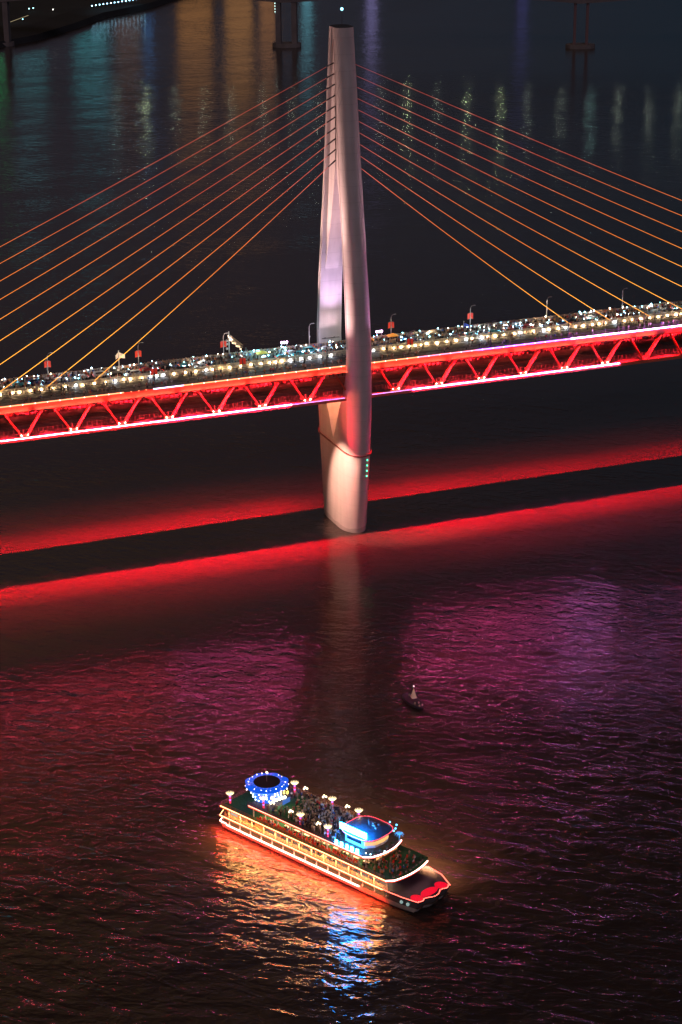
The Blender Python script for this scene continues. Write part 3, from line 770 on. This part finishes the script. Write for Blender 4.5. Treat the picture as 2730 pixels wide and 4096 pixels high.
# columns and rails of the side galleries
cp_=None
for n_,u0_,du,um,v_,z_,h_ in ((15,4,3.7,57,.35,2.0,1.75),(14,4,4.0,57,.35,3.95,2.47),(10,11.5,4.1,49,1.5,6.6,2.6)):
    q=MB(); q.box((0,0,h_/2),(.26,.2,h_)); cp_=None
    for k in range(n_):
        if u0_+k*du>=um: continue
        if cp_ is None: cp_=q.build('gallery_column',M['white'],boat); o=cp_
        else: o=cp_.copy(); C.objects.link(o); o.parent=boat
        o.location=(u0_+k*du,v_,z_)
def railing(name,line,z,h,m,n=3,post=1.6,r=.045):
    q=MB(); pts=[Vector((a,b,0)) for a,b in line]
    for k in range(n): q.tube([(p.x,p.y,z+h*(k+1)/n) for p in pts],r,4)
    for a,b in zip(pts,pts[1:]):
        L_=(b-a).length; c_=max(1,int(L_/post))
        for j in range(c_): p=a.lerp(b,j/c_); q.tube([(p.x,p.y,z),(p.x,p.y,z+h)],r,4,False)
    return q.build(name,m,boat)
M['orail']=mat('rail_orange',(.6,.25,.15),.5)
railing('railing',[(2,14.6),(1.4,12.5),(1.4,2.2),(2.4,.25)],3.95,1.1,M['orail'])
railing('railing',[(2.6,.2),(56.5,.2)],3.95,1.0,M['orail'])
railing('railing',[(10,14.6),(1.5,14.6),(1.5,.4)],6.6,1.1,M['orail'])
railing('railing',[(1.5,.2),(55.5,.2)],6.6,1.0,M['orail'])
railing('railing',[(12,14.3),(48,14.3)],9.4,1.1,M['orail'])
railing('railing',[(9.8,1.25),(48,1.25)],9.4,1.0,mat('dark_rail',(.15,.10,.10),.5))
railing('railing',[(58,14.6),(62.5,13.4)],6.6,0.9,M['orail']) if False else None
# light strips
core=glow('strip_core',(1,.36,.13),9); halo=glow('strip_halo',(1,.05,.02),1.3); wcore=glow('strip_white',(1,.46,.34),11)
def ledline(pts,z,m=core,r=.085,hr=True,name='light_strip',out=.12):
    q=MB(); q.tube([(u,v,z) for u,v in pts],r,6); s_=q.build(name,m,boat)
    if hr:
        q=MB(); q.tube([(u,v+.02,z-r-.16) for u,v in pts],.15,5); q.build('strip_halo_tube',halo,s_)  # red halo under the strip, added as a glowing tube
    return s_
ledline([(-.15,2.4),(1.1,-.12),(3.4,-.12)],2.35,wcore,.12,False)
ledline([(3.4,-.1),(9.3,-.1)],2.0,wcore,.14,False)
ledline([(9.2,-.12),(47.6,-.12)],1.95,wcore,.17,False)
ledline([(-.1,2.4),(1.1,-.1),(55,-.1)],3.95)
ledline([(1.3,-.05),(55.9,-.05)],6.62)
def offs(T,o_=.12): return [(u+o_,v) for u,v in T[1:-1]]
f3=offs(T3); ledline([(55.9,-.05)]+[f3[i] for i in range(1,len(f3)-1)],6.62,glow('strip_front',(1,.5,.45),12),.13)
f4=offs(T4); ledline([(10.2,1.0),(46.2,1.0),(48.0,1.0)],9.42,glow('strip_rose',(1,.26,.17),5),.10); ledline([(48.0,1.0)]+[f4[i] for i in range(1,len(f4)-1)],9.42,glow('strip_front_top',(1,.5,.5),12),.13)
# bead strings round the wheelhouse roof and the bow
def beads(pts,z,m,step=.42,r=.09,name='bead_lights'):
    q=MB(); q.tube([(u,v,z-.08) for u,v in pts],.04,4)
    for a,b in zip(pts,pts[1:]):
        L_=math.dist(a,b); n=max(1,int(L_/step))
        for j in range(n):
            t=j/n; q.ball((a[0]+(b[0]-a[0])*t,a[1]+(b[1]-a[1])*t,z),r,5,3)
    return q.build(name,m,boat)
bead=glow('bead_red',(1,.10,.07),9)
beads(T5+[T5[0]],12.33,glow('bead_roof',(1,.07,.10),3.5),.4,.08)
pl=plan(0)
bowpts=[p_ for p_ in pl if p_[0]>=56.5]
beads([(55.2,0)]+bowpts+[(56.5,15)],4.05,bead,.42,.1)
# red scalloped fans on the bow deck
for (uc,vc,a,b,rot) in ((63.6,2.35,1.75,1.35,.0),(63.9,6.4,1.5,2.65,0),(64.1,10.5,1.75,1.45,0)):
    q=MB(); n=20; q.prism([(uc+a*math.cos(2*math.pi*k/n)*(1.0 if math.cos(2*math.pi*k/n)<0 else .75),vc+b*math.sin(2*math.pi*k/n)) for k in range(n)],3.955,4.0)
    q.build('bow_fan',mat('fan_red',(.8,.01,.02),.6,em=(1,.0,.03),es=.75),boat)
# glowing roof signs: overexposed characters, built as stroke blocks
sg=glow('sign_ice',(.014,.30,1),150)
def glyph(q,u,v,z,h,seed,w_=None,lean=0):
    r_=random.Random(seed); w_=w_ or h*.9; t=h*.17
    q.box((u,v,z+h/2),(t,.16,h)); 
    for zz in (.12,.5,.9): q.box((u+r_.uniform(-.05,.05),v,z+h*zz),(w_*r_.uniform(.75,1),.16,t))
    for s in (-1,1):
        if r_.random()<.75: q.box((u+s*w_*.40,v,z+h*r_.uniform(.3,.65)),(t,.16,h*.6))
    q.box((u-w_*.2,v,z+h*.3),(t,.16,h*.35))
fr=MB(); fr.box((42.7,3.75,12.45),(8.4,.1,.35)); r1=fr.build('roof_sign',M['polegrey'],boat)
for k in range(5):
    q=MB(); glyph(q,39.3+k*1.72,3.5,12.6,1.7,k+3,1.7); q.build('sign_character',sg,r1)
fr=MB(); fr.box((42.6,1.32,9.5),(7.6,.1,.3)); r2_=fr.build('rail_sign',M['polegrey'],boat)
for k in range(5):
    q=MB(); glyph(q,39.4+k*1.65,1.2,9.62,1.15,k+13,.95); q.build('sign_character',sg,r2_)
# screens and little lamps on the wheelhouse flank
scr=MB(); scr.bar((38.7,5.2,11.4),(38.7,12,11.4),.12,.9); sc_=scr.build('screen',glow('screen_mix',(.2,.45,1),.8),boat)
for k,(c_,v) in enumerate((((1,.08,.1),6.0),((.15,.55,1),7.2),((1,.6,.2),8.4),((.2,.85,1),9.6),((1,.1,.25),10.8))):
    q=MB(); q.bar((38.55,v-.5,11.9),(38.55,v+.5,11.9),.1,.35); q.build('screen_panel',glow('screen_c',c_,3),sc_)
for (u,v,z) in ((47.6,13.6,12.6),(48.3,12.4,12.4),(48.6,11.4,12.3),(45.4,13.7,12.5)):
    q=MB(); q.ball((u,v,z),.2,6,4); q.build('deck_lamp',glow('deck_lamp_blue',(.08,.5,1),8),boat)
for (u,v,z) in ((50.4,6,9.8),(49.3,2.2,10.2),(48.4,1.6,10.4)):
    q=MB(); q.ball((u,v,z),.14,6,4); q.build('deck_lamp',glow('deck_lamp_white',(.6,.95,1),12),boat)
# palm-shaped blue light at the far side of the wheelhouse
pt=MB()
for k in range(9):
    a=2*math.pi*k/9; pt.tube([(49.3,12.6,10.9),(49.3+.6*math.cos(a),12.6+.6*math.sin(a),11.5),(49.3+1.2*math.cos(a),12.6+1.2*math.sin(a),11.0)],[.07,.09,.03],4)
pt.tube([(49.3,12.6,9.4),(49.3,12.6,10.9)],.08,5); pt.build('palm_light',glow('palm_blue',(.05,.4,1),1.6),boat)
# lotus lamps: banded column with a ring of glowing petals
def lotus_lamp(u,v,z):
    q=MB(); q.tube([(0,0,0),(0,0,2.3)],.24,10); p_=q.build('lotus_lamp',glow('column_red',(1,.03,.10),1.3),boat); p_.location=(u,v,z)
    for h in (.95,1.95):
        q=MB(); q.tube([(0,0,h-.16),(0,0,h+.16)],.26,10); q.build('light_band',glow('band_violet',(.42,.22,1),1.8),p_)
    q=MB()
    for k in range(14):
        a=2*math.pi*k/14; c_,s_=math.cos(a),math.sin(a); pts=[(.15*c_,.15*s_,2.35),(.6*c_,.6*s_,2.55),(1.05*c_,1.05*s_,2.95)]
        q.tube(pts,[.05,.10,.03],5)
    q.build('lamp_petals',glow('petal_warm',(1,.76,.40),2.2),p_)
    return p_
for u,v,z in ((2.2,2.6,6.6),(13.8,2.7,9.4),(26.3,2.7,9.4),(35.3,2.7,9.4),(14.2,13.5,9.4),(26.8,13.6,9.4),(35.6,13.5,9.4)): lotus_lamp(u,v,z)
# triple ball lamps on short stems
def triple(u,v):
    q=MB(); q.tube([(0,0,0),(0,0,2.2)],.06,6); p_=q.build('globe_lamp',M['polegrey'],boat); p_.location=(u,v,9.4)
    q=MB()
    for k in range(3): a=2*math.pi*k/3+.4; q.ball((.45*math.cos(a),.45*math.sin(a),2.3),.26,8,5)
    q.build('globes',glow('globe_warm',(1,.8,.5),4),p_)
for u,v in ((16.6,2.9),(22.9,2.9),(32.0,2.9),(17.6,13.8),(24.0,13.8),(31.6,13.8)): triple(u,v)
# lotus pavilion
PC=(10.6,7.3)
bl=mat('pavilion_blue',(.02,.10,.75),.4,em=(.0,.12,1),es=.75)
q=MB(); q.lathe([(3.3,0),(3.15,1.2),(3.0,2.6),(3.1,3.0)],(0,0,0),24); pav=q.build('lotus_pavilion',bl,boat); pav.location=(PC[0],PC[1],9.4)
q=MB()
for k in range(16):
    a=2*math.pi*k/16; q.tube([(3.34*math.cos(a),3.34*math.sin(a),.2),(3.12*math.cos(a),3.12*math.sin(a),2.9)],.09,5)
q.build('pavilion_rib',mat('rib_blue',(.05,.2,.9),.4,em=(.1,.3,1),es=.9),pav)
q=MB(); n=48
def petalring(r,z,amp,ph_): return [((r+amp*abs(math.sin(8*2*math.pi*k/n/2+ph_)))*math.cos(2*math.pi*k/n),(r+amp*abs(math.sin(8*2*math.pi*k/n/2+ph_)))*math.sin(2*math.pi*k/n),z+amp*.4*abs(math.sin(8*math.pi*k/n+ph_))) for k in range(n)]
q.loft([petalring(3.1,2.5,0,0),petalring(4.6,3.0,.3,0),petalring(5.15,3.7,.5,0),petalring(4.5,4.15,.35,0),petalring(3.3,4.3,0,0)],cap=False)
pr_=q.build('petal_crown',bl,pav); smooth_by_angle(pr_,50)
q=MB(); q.lathe([(3.35,4.28),(3.35,4.36),(3.2,4.4)],(0,0,0),32); q.build('pavilion_roof',mat('dark_roof',(.035,.03,.05),.8),pav)
for ring_,nn,z,rad,off in ((3.55,18,.55,.17,0),(3.5,13,1.15,.14,.2),(5.3,16,3.3,.15,0),(4.6,20,4.2,.11,.1)):
    q=MB()
    for k in range(nn):
        a=2*math.pi*k/nn+off+rnd.uniform(-.08,.08)
        q.ball((ring_*math.cos(a),ring_*math.sin(a),z+rnd.uniform(-.12,.12)),rad,6,4)
    q.build('pavilion_bulbs',glow('bulb_ice',(.7,.9,1) if ring_<4 else (1,.85,.75),9),pav)
q=MB()
for k in range(24):
    a=2*math.pi*k/24; q.tube([(3.5*math.cos(a),3.5*math.sin(a),4.3),(4.9*math.cos(a),4.9*math.sin(a),3.95)],.08,4)
q.build('crown_rib',mat('rib_pale',(.5,.5,.8),.5,em=(.5,.45,.9),es=.5),pav)
q=MB(); q.tube([(0,0,4.4),(0,0,6.2)],.05,5); ms=q.build('mast',M['pole'],pav); q=MB(); q.ball((0,0,6.9),.2,6,4); q.build('mast_light',glow('mast_warm',(1,.7,.4),10),ms)
# the arched yellow sign beside it
sy=MB(); sy.tube([(15.2,4.2,9.4),(15.2,4.2,11.6)],.08,5); sy.tube([(16.2,8.6,9.4),(16.2,8.6,11.6)],.08,5); sy.tube([(15.1,4.0,11.55),(16.3,8.8,11.55)],.09,5); ys=sy.build('arch_sign',M['polegrey'],boat)
yg=glow('sign_yellow',(1,.72,.12),5); yw=glow('sign_hot',(1,.85,.5),12)
for k in range(6):
    t=k/5; a=math.pi*(.12+.76*t); u=15.4+t*1.0; v=4.0+t*4.6; z=11.9+.9*math.sin(a); q=MB()
    if k in (1,): q.bar((u,v-.28,z-.4),(u,v,z+.45),.12,.12); q.bar((u,v+.28,z-.4),(u,v,z+.45),.12,.12); q.bar((u,v-.15,z-.1),(u,v+.15,z-.1),.12,.12)
    elif k==2: q.bar((u,v-.2,z-.4),(u,v-.2,z+.45),.12,.12); q.bar((u,v-.2,z-.4),(u,v+.25,z-.4),.12,.12)
    elif k in (3,4): 
        q.bar((u,v-.2,z-.4),(u,v-.2,z+.45),.12,.12)
        for zz in (-.38,.02,.42): q.bar((u,v-.2,z+zz),(u,v+.25,z+zz),.12,.12)
    else: q.tube([(u,v+.3*math.cos(b_),z+.42*math.sin(b_)) for b_ in [2*math.pi*j/10 for j in range(11)]],.07,5)
    q.build('sign_letter',yg,ys)
for k in range(5):
    q=MB(); q.ball((15.6+k*.2,4.6+k*.75,11.3),.36,8,5); q.build('sign_bulb',yw,ys)
q=MB(); q.box((16.6,7.9,10.2),(.1,2.6,1.3)); q.build('notice_screen',glow('notice_blue',(.1,.3,1),.5),ys)
# gallery lights under each slab (the boat's own ceiling lamps)
def blight(u0,u1,v,z,pw,col,wid=.5):
    d_=bpy.data.lights.new('ceiling_light','AREA'); d_.shape='RECTANGLE'; d_.size=u1-u0; d_.size_y=wid; d_.energy=pw; d_.color=col
    o_=bpy.data.objects.new('ceiling_light',d_); C.objects.link(o_); o_.matrix_world=Matrix.Translation(bw((u0+u1)/2,v,z))@Matrix.Rotation(BR,4,'Z')
blight(3,55,.9,3.7,900,(1,.60,.30)); blight(15,55,2.4,6.38,2000,(1,.60,.32)); blight(3,14,.7,6.38,60,(.8,.85,.75)); blight(13,48,2.6,9.15,1900,(1,.56,.33))
def bpoint(u,v,z,pw,col,r=.15):
    d_=bpy.data.lights.new('deck_lamp_light','POINT'); d_.energy=pw; d_.color=col; d_.shadow_soft_size=r
    o_=bpy.data.objects.new('deck_lamp_light',d_); C.objects.link(o_); o_.location=bw(u,v,z)
for u,v in ((13.8,2.7),(26.3,2.7),(35.3,2.7),(14.2,13.5),(26.8,13.6),(35.6,13.5)): bpoint(u,v,12.6,220,(1,.68,.38))
bpoint(42.6,1.9,11.6,500,(.1,.55,1),.4); bpoint(42,6,14.0,200,(.05,.45,1),.4)
# hull glow: added area lights, angled out of view, shining on hull and water
def spill_fill(u0,u1,v,z,pw,col,down=(-.35,-1),wid=.1):
    d_=bpy.data.lights.new('water_spill_fill','AREA'); d_.shape='RECTANGLE'; d_.size=u1-u0; d_.size_y=wid; d_.energy=pw*(u1-u0); d_.color=col
    o_=bpy.data.objects.new('water_spill_fill',d_); C.objects.link(o_)
    dv=Vector((0,down[0],down[1])).normalized(); zc=-dv; xc=Vector((1,0,0)); yc=zc.cross(xc)
    o_.matrix_world=Matrix.Translation(BO)@Matrix.Rotation(BR,4,'Z')@Matrix.Translation(((u0+u1)/2,v,z))@Matrix((xc,yc,zc)).transposed().to_4x4()
spill_fill(0,55,-.45,1.7,150,(1,.022,.008),(-.25,-1)); spill_fill(0,55,-.3,2.9,75,(1,.12,.03),(-.4,-1))
spill_fill(4,55,-.45,6.3,210,(1,.42,.11),(-.42,-1),.5)
spill_fill(2,58,15.4,5.8,420,(1,.42,.18),(.42,-1),.5)

# people, tables, chairs and plants on the boat
spots=[]
def free(u,v,d_=.46):
    for a,b in spots:
        if abs(a-u)<d_ and abs(b-v)<d_: return False
    spots.append((u,v)); return True
tb=MB(); tb.lathe([(.42,.72),(.42,.76)],(0,0,0),12); tb2=MB(); tb2.tube([(0,0,.02),(0,0,.71)],.05,6); tb2.lathe([(.25,0),(.22,.04)],(0,0,0),10)
tproto=empty('round_table'); tb.build('table_top',M['beige'],tproto); tb2.build('pedestal',M['polegrey'],tproto)
first=True; n=0
for k in range(400):
    if n>=52: break
    u=rnd.uniform(15,38.5) if k%3 else rnd.uniform(18,32); v=rnd.uniform(2.2,13.2)
    if (u-PC[0])**2+(v-PC[1])**2<16: continue
    if 16<u<19.5 and 4<v<10: continue
    if not free(u,v,.8): continue
    o=tproto if first else copy_tree(tproto); first=False; o.location=bw(u,v,9.44); n+=1
    side='near rail' if v<5 else 'far rail' if v>10 else 'middle'
    tag(o,f"small round beige table on the boat's open top deck, {side} {'towards the pavilion' if u<26 else 'towards the wheelhouse'}",'table',f"round tables, {side} {'aft' if u<26 else 'forward'} on the top deck")
wtb=['white','black','beige','grey','black','beige','blue','black','beige','white','red']
tries=0
while nperson<196 and tries<6000:
    tries+=1
    u=rnd.gauss(28,8.5); v=rnd.uniform(1.9,13.8)
    if not 14.5<u<38.3: continue
    if (u-PC[0])**2+(v-PC[1])**2<18 or (u<21 and 4.5<v<10.5 and rnd.random()<.85): continue
    if not free(u,v): continue
    top=rnd.choice(wtb); z_='near side' if v<6 else 'far side'; e_='aft half' if u<27 else 'forward half'
    person(bw(u,v,9.42),rnd.uniform(-3.1,3.1),rnd.choice(('stand','stand','phone')),top,f"person in {top} top in the boat's top-deck crowd, {z_} of its {e_}",f"people in {top} tops on the top deck, {z_}, {e_}")
spots=[]; tries=0
while nperson<300 and tries<6000:
    tries+=1
    lv=rnd.choice((3,3,3,2,2,5))
    if lv==3: u=rnd.uniform(17,54); v=rnd.uniform(.7,3.3); z=6.6; nm='third-deck side gallery'
    elif lv==2: u=rnd.uniform(20,52); v=rnd.uniform(.7,2.9); z=3.95; nm='second-deck side gallery'
    else: u=rnd.uniform(49.8,56); v=rnd.uniform(2,13.5); z=6.63; nm='green front terrace'
    if not free(u,v,.5): continue
    top=rnd.choice(wtb+['orange','orange']); e_='aft' if u<35 else 'forward'
    if lv==5: e_='front'
    person(bw(u,v,z),rnd.uniform(-3.1,3.1),rnd.choice(('stand','sit','phone')),top,f"person in {top} top in the boat's {nm}, {e_}",f"people in {top} tops, {nm}, {e_}")
ch=MB(); ch.box((0,0,.44),(.46,.46,.06)); ch.box((0,-.21,.72),(.46,.05,.5))
for a in (-.2,.2):
    for b in (-.2,.2): ch.box((a,b,.205),(.04,.04,.41))
chm=ch.build('chair',M['redcloth']).data; first=True
c0=bpy.data.objects['chair']
for k in range(84):
    u=13.5+k*.48 if k<68 else 50.5+(k-68)*.42; v=.95+(k%2)*.55 if k<68 else 3+((k*37)%10)
    o=c0 if first else c0.copy()
    if not first: C.objects.link(o)
    first=False; o.location=bw(u,v,6.605 if k<68 else 6.64); o.rotation_euler=(0,0,BR+rnd.choice((0,math.pi))+rnd.uniform(-.2,.2))
    if k<68: tag(o,f"red chair in the row along the third-deck gallery rail, {'aft' if u<30 else 'forward'} end",'chair',f"red gallery chairs {'aft' if u<30 else 'forward'}")
    else: tag(o,'red chair on the green front terrace under the wheelhouse','chair','red terrace chairs')
lt=MB(); lt.box((0,0,.74),(1.7,.6,.05)); lt2=MB()
for a in (-.75,.75):
    for b in (-.24,.24): lt2.box((a,b,.36),(.05,.05,.71))
lproto=empty('long_table'); lt.build('table_top',mat('table_cream',(.8,.68,.52),.5),lproto); lt2.build('leg_frame',M['polegrey'],lproto)
for k in range(9):
    o=lproto if k==0 else copy_tree(lproto); o.location=bw(22+k*3.2,2.6,6.605); o.rotation_euler=(0,0,BR)
    tag(o,'cream long table in the third-deck gallery, '+['first','second','third','fourth','fifth','sixth','seventh','eighth','ninth'][k]+' from the stern','table','long tables in the gallery')
def planter(u,v,z,s,lab):
    t=empty('planter',bw(u,v,z),BR+rnd.random()); q=MB(); q.lathe([(.3*s,0),(.38*s,.45*s)],(0,0,0),10); q.build('pot',M['polegrey'],t)
    q=MB()
    for k in range(90):
        a=rnd.uniform(0,6.28); e=rnd.uniform(0,1.4); r=.75*s*rnd.uniform(.4,1); c_=Vector((r*math.cos(a)*math.cos(e),r*math.sin(a)*math.cos(e),.55*s+r*math.sin(e)))
        d1=Vector((rnd.uniform(-1,1),rnd.uniform(-1,1),rnd.uniform(-.5,1))).normalized()*.16*s; d2=Vector((rnd.uniform(-1,1),rnd.uniform(-1,1),rnd.uniform(-1,1))).normalized()*.08*s
        n_=len(q.v); q.v+=[c_-d1,c_+d2,c_+d1,c_-d2]; q.face((n_,n_+1,n_+2,n_+3))
    q.build('foliage',M['leaf'],t); tag(t,lab,'planter','leafy planters on the boat')
for k in range(9): planter(57-abs(k-4)*.16,2.4+k*1.28,6.6,1.0,'dark leafy planter at the front edge of the green terrace, '+['first','second','third','fourth','fifth','sixth','seventh','eighth','ninth'][k]+' from the near side')
for k in range(5): planter(49.6-.1*abs(k-2),3.6+k*2.1,9.4,.8,'dark leafy planter before the wheelhouse windows, '+['first','second','third','fourth','fifth'][k]+' from the near side')

# ------------------------------------------------------------------ channel buoy boat
by=empty('marker_buoy',(-36.0,-143.2,0),R(-84)); tag(by,'small dark boat-shaped channel buoy carrying a pale cone with a white lamp','buoy')
q=MB(); rings=[]
for w_,f in ((-.4,.7),(.3,.92),(1.0,1.0)):
    rings.append([(5.2*math.copysign(abs(math.cos(a))**.8,math.cos(a))*f,1.9*math.sin(a)*f*(1-.25*math.cos(a)),w_) for a in [2*math.pi*k/20 for k in range(20)]])
q.loft(rings); q.build('float_hull',mat('buoy_navy',(.035,.04,.07),.5,var=.3),by)
q=MB(); q.tube([(0,0,1),(0,0,2.4)],.1,6); q.tube([(0,0,4.6),(0,0,5.2)],.06,6); q.build('mast',M['polegrey'],by)
q=MB(); q.loft([[(1.05*math.cos(2*math.pi*k/4+.6),1.05*math.sin(2*math.pi*k/4+.6),1.9) for k in range(4)],[(.06*math.cos(2*math.pi*k/4),.06*math.sin(2*math.pi*k/4),4.7) for k in range(4)]]); q.build('cone_marker',mat('cone_cream',(.85,.62,.5),.6,em=(.9,.55,.45),es=.08),by)
q=MB(); q.ball((0,0,5.4),.2,6,4); q.build('top_lamp',glow('buoy_lamp',(.8,1,.9),2.5),by)
q=MB()
for x_,y_ in ((4.1,.5),(4.2,-.5),(2.4,.3),(2.2,-.8),(-3.2,.4)): q.lathe([(.2,1),(.2,1.5)],(x_,y_,0),6)
q.build('bollard',M['pole'],by)

# ------------------------------------------------------------------ upstream: second bridge, bank, city lights
U0=Vector((392,1127.5,0)); U1=Vector((626,1011,0)); dirv=(U1-U0).normalized(); ang=math.atan2(dirv.y,dirv.x); span=(U1-U0).length
far=empty('girder_bridge',U0,ang); tag(far,'dark concrete girder bridge upstream on slim twin piers, lamps along its deck','bridge')
q=MB()
nsec=[]; x=-520
while x<=1300:
    ph_=abs(((x/span)+.5)%1-.5)*span; dep=3.4+5.0*max(0,1-ph_/(span*.36))**1.8
    nsec.append([(x,-11,47.5),(x,11,47.5),(x,11,46.9),(x,5.6,46.2),(x,5.2,47.0-dep),(x,-5.2,47.0-dep),(x,-5.6,46.2),(x,-11,46.9)]); x+=12
q.loft(nsec); q.build('girder',M['stone'],far)
q=MB()
for s in (-1,1): q.box((390,s*10.8,48.2),(1820,.2,1.3))
q.build('parapet',M['stone'],far)
for i in range(-2,6):
    dk=i==0
    for dx in (-7.2,7.2):
        q=MB(); pr=[(-2.3,-4.2),(2.3,-4.2),(2.3,4.2),(-2.3,4.2)] if i!=1 else [(-1.2,-3),(1.2,-3),(1.2,3),(-1.2,3)]
        q.prism([(i*span+dx*(1 if i!=1 else .75)+a,b) for a,b in pr],-2,41); q.build('pier_column',M['stone'] if i!=1 else mat('pier_warm',(.20,.13,.14),.8),far)
    q=MB(); q.prism([(i*span+13*math.cos(2*math.pi*k/16),9*math.sin(2*math.pi*k/16)) for k in range(16)],-3,3.2); q.build('pier_footing',M['stone'],far)
lampm=glow('street_lamp_glow',(.85,1,.55),600)
q=MB(); q.tube([(0,0,0),(0,0,9.6),(0,-1.2,10.2)],.15,5); 
first=None
tints=[(.85,1,.55),(.8,.95,.7),(.5,.9,.85)]
lms=[glow('lamp_glow_%s'%c,t,1.0) for c,t in zip('abc',tints)]
fl0={}; rf=random.Random(5)
for i in range(-6,22):
    x=26.6*i+4+rf.uniform(-2,2); key=rf.choice((0,1,2,1))
    if key not in fl0:
        p_=MB(); p_.tube([(0,0,0),(0,0,9.6),(0,-1.2,10.2)],.15,5); po=p_.build('lamp_post',M['polegrey'],far)
        h_=MB(); h_.ball((0,-1.6,10.1),.55,8,5); ho=h_.build('lamp_head',lms[key],po); fl0[key]=po; o=po
    else: o=copy_tree(fl0[key],far)
    o.location=(x,-10.6,48.8)
for m_,st in zip(lms,(170,60,85)): m_.node_tree.nodes['Principled BSDF'].inputs['Emission Strength'].default_value=st
q=MB()
for z in (39.5,37,34.5,32): q.ball((-9.6,-4.3,z-1),.3,6,4)
q.build('gauge_light',glow('gauge_white',(.6,1,.95),6),far)
# land
q=MB(); sh=[(20,1080),(95,1160),(154,1228),(200,1262),(250,1325),(300,1396),(367,1456),(434,1546),(700,1800),(1100,1900),(1900,1950),(4000,2300),(4000,6000),(-4000,6000),(-4000,900),(-600,980)]
q.loft([[(x,y,-1) for x,y in sh],[(x-3,y+3,5) for x,y in sh],[(x*.999-25,y+22,7.5) for x,y in sh]]); tag(q.build('far_bank',M['land']),kind='structure')
# promenade lamps on the bank
pl_=None
for k in range(15):
    loc=(288+k*4.7,1407+k*2.9,7.4)
    if pl_ is None:
        pl_=empty('promenade_lamp'); q=MB(); q.tube([(0,0,0),(0,0,3.4)],.12,5); q.build('post',M['polegrey'],pl_); q=MB(); q.ball((0,0,3.8),.55,6,4); q.build('lamp_head',glow('promenade_ice',(.35,.75,1),14),pl_); o=pl_
    else: o=copy_tree(pl_)
    o.location=loc; tag(o,'bluish promenade lamp in the row along the far bank, '+['first','second','third','fourth','fifth','sixth','seventh','eighth','ninth','tenth','eleventh','twelfth','thirteenth','fourteenth','last'][k]+' from the left','lamp','promenade lamps on the far bank')
for k,(x,y,c_,lab) in enumerate(((187,1336,(.5,.9,1),'cyan-white lamp highest at the left edge of the far bank'),(226,1415,(.4,1,1),'twin teal lamp on the dark bank left of the promenade row'),(231,1418,(.4,1,1),'teal lamp beside the twin teal lamp on the dark bank'),(246,1398,(.9,.9,.8),'dim white lamp nearest the promenade row'),(201,1336,(.3,.8,1),'small blue lamp under the yellow walkway lights'))):
    t=empty('bank_lamp',(x,y,7.4)); q=MB(); q.tube([(0,0,0),(0,0,3)],.12,5); q.build('post',M['polegrey'],t); q=MB(); q.ball((0,0,3.3),.6,6,4); q.build('lamp_head',glow('bank_l',c_,5),t); tag(t,lab,'lamp')
q=MB(); q.bar((186,1325,10),(214,1368,10),.5,.3); wk=q.build('lit_walkway',glow('walk_yellow',(1,.8,.45),.35)); tag(wk,'faint yellow line of lights along a walkway on the far bank','walkway light')
# lit towers of the far shore (above the frame; the river mirrors them)
def tower(x,y,w_,d_,h,col,em,label,z0=5,frac=.55):
    t=empty('lit_tower',(x,y,z0),R(-21)); q=MB(); q.box((0,0,h/2),(w_,d_,h)); q.build('wall',mat('tower_wall',(.1,.1,.11),.7),t)
    q=MB(); fl=max(3,int(h/9)); 
    for k in range(fl): q.box((0,-d_/2-.1,h*(k+.5)/fl),(w_*.92,.15,h/fl*frac))
    q.build('window_band',glow('band_'+label.split()[0],col,em),t); tag(t,label,'building')
tower(430,1700,34,25,95,(1,.42,.15),.35,'brown-lit tower behind the far bank')
tower(512,1668,48,30,150,(1,.45,.16),.62,'amber-lit tower upstream of the bridge pier')
tower(566,1648,38,30,170,(1,.47,.18),.68,'orange-lit tower upstream behind the pier')
tower(602,1636,22,26,150,(1,.45,.2),.6,'copper-lit tower left of the pylon line')
tower(302,1713,44,30,70,(.15,.75,.85),1.5,'teal-lit block at the left of the far shore')
tower(378,1694,46,30,78,(.1,.7,.8),1.5,'turquoise-lit block left of the amber tower')
tower(646,1607,13,20,110,(.25,.8,1),.9,'cyan-lit slim tower beyond the pylon')
tower(723,1573,14,20,120,(.5,.45,1),.8,'violet-lit slim tower right of the pylon')
tower(900,1490,14,20,110,(.25,.3,1),.28,'blue-lit slim tower far right')
tower(262,1723,8,14,110,(.05,.9,.25),2.0,'green-lit mast block at the far left')
tower(452,1680,10,14,80,(.1,.4,1),1.2,'blue-lit narrow block between teal and amber towers')
for o in [o for o in C.objects if o.name.startswith('lit_tower')]: o.location.y+=330; o.location.x+=70

# ------------------------------------------------------------------ render settings
S.view_settings.view_transform='Standard'; S.view_settings.look='None'; S.view_settings.exposure=0; S.view_settings.gamma=1
cy=S.cycles; cy.use_denoising=True; cy.max_bounces=5; cy.diffuse_bounces=2; cy.glossy_bounces=3; cy.sample_clamp_indirect=4; cy.sample_clamp_direct=0
cy.caustics_reflective=False; cy.caustics_refractive=False; cy.use_light_tree=True
try: cy.denoiser='OPENIMAGEDENOISE'; cy.denoising_input_passes='RGB_ALBEDO_NORMAL'
except Exception: pass
print('people',nperson,'bridge cars',sum(cnt.values()),'crowd verts',len(cv))
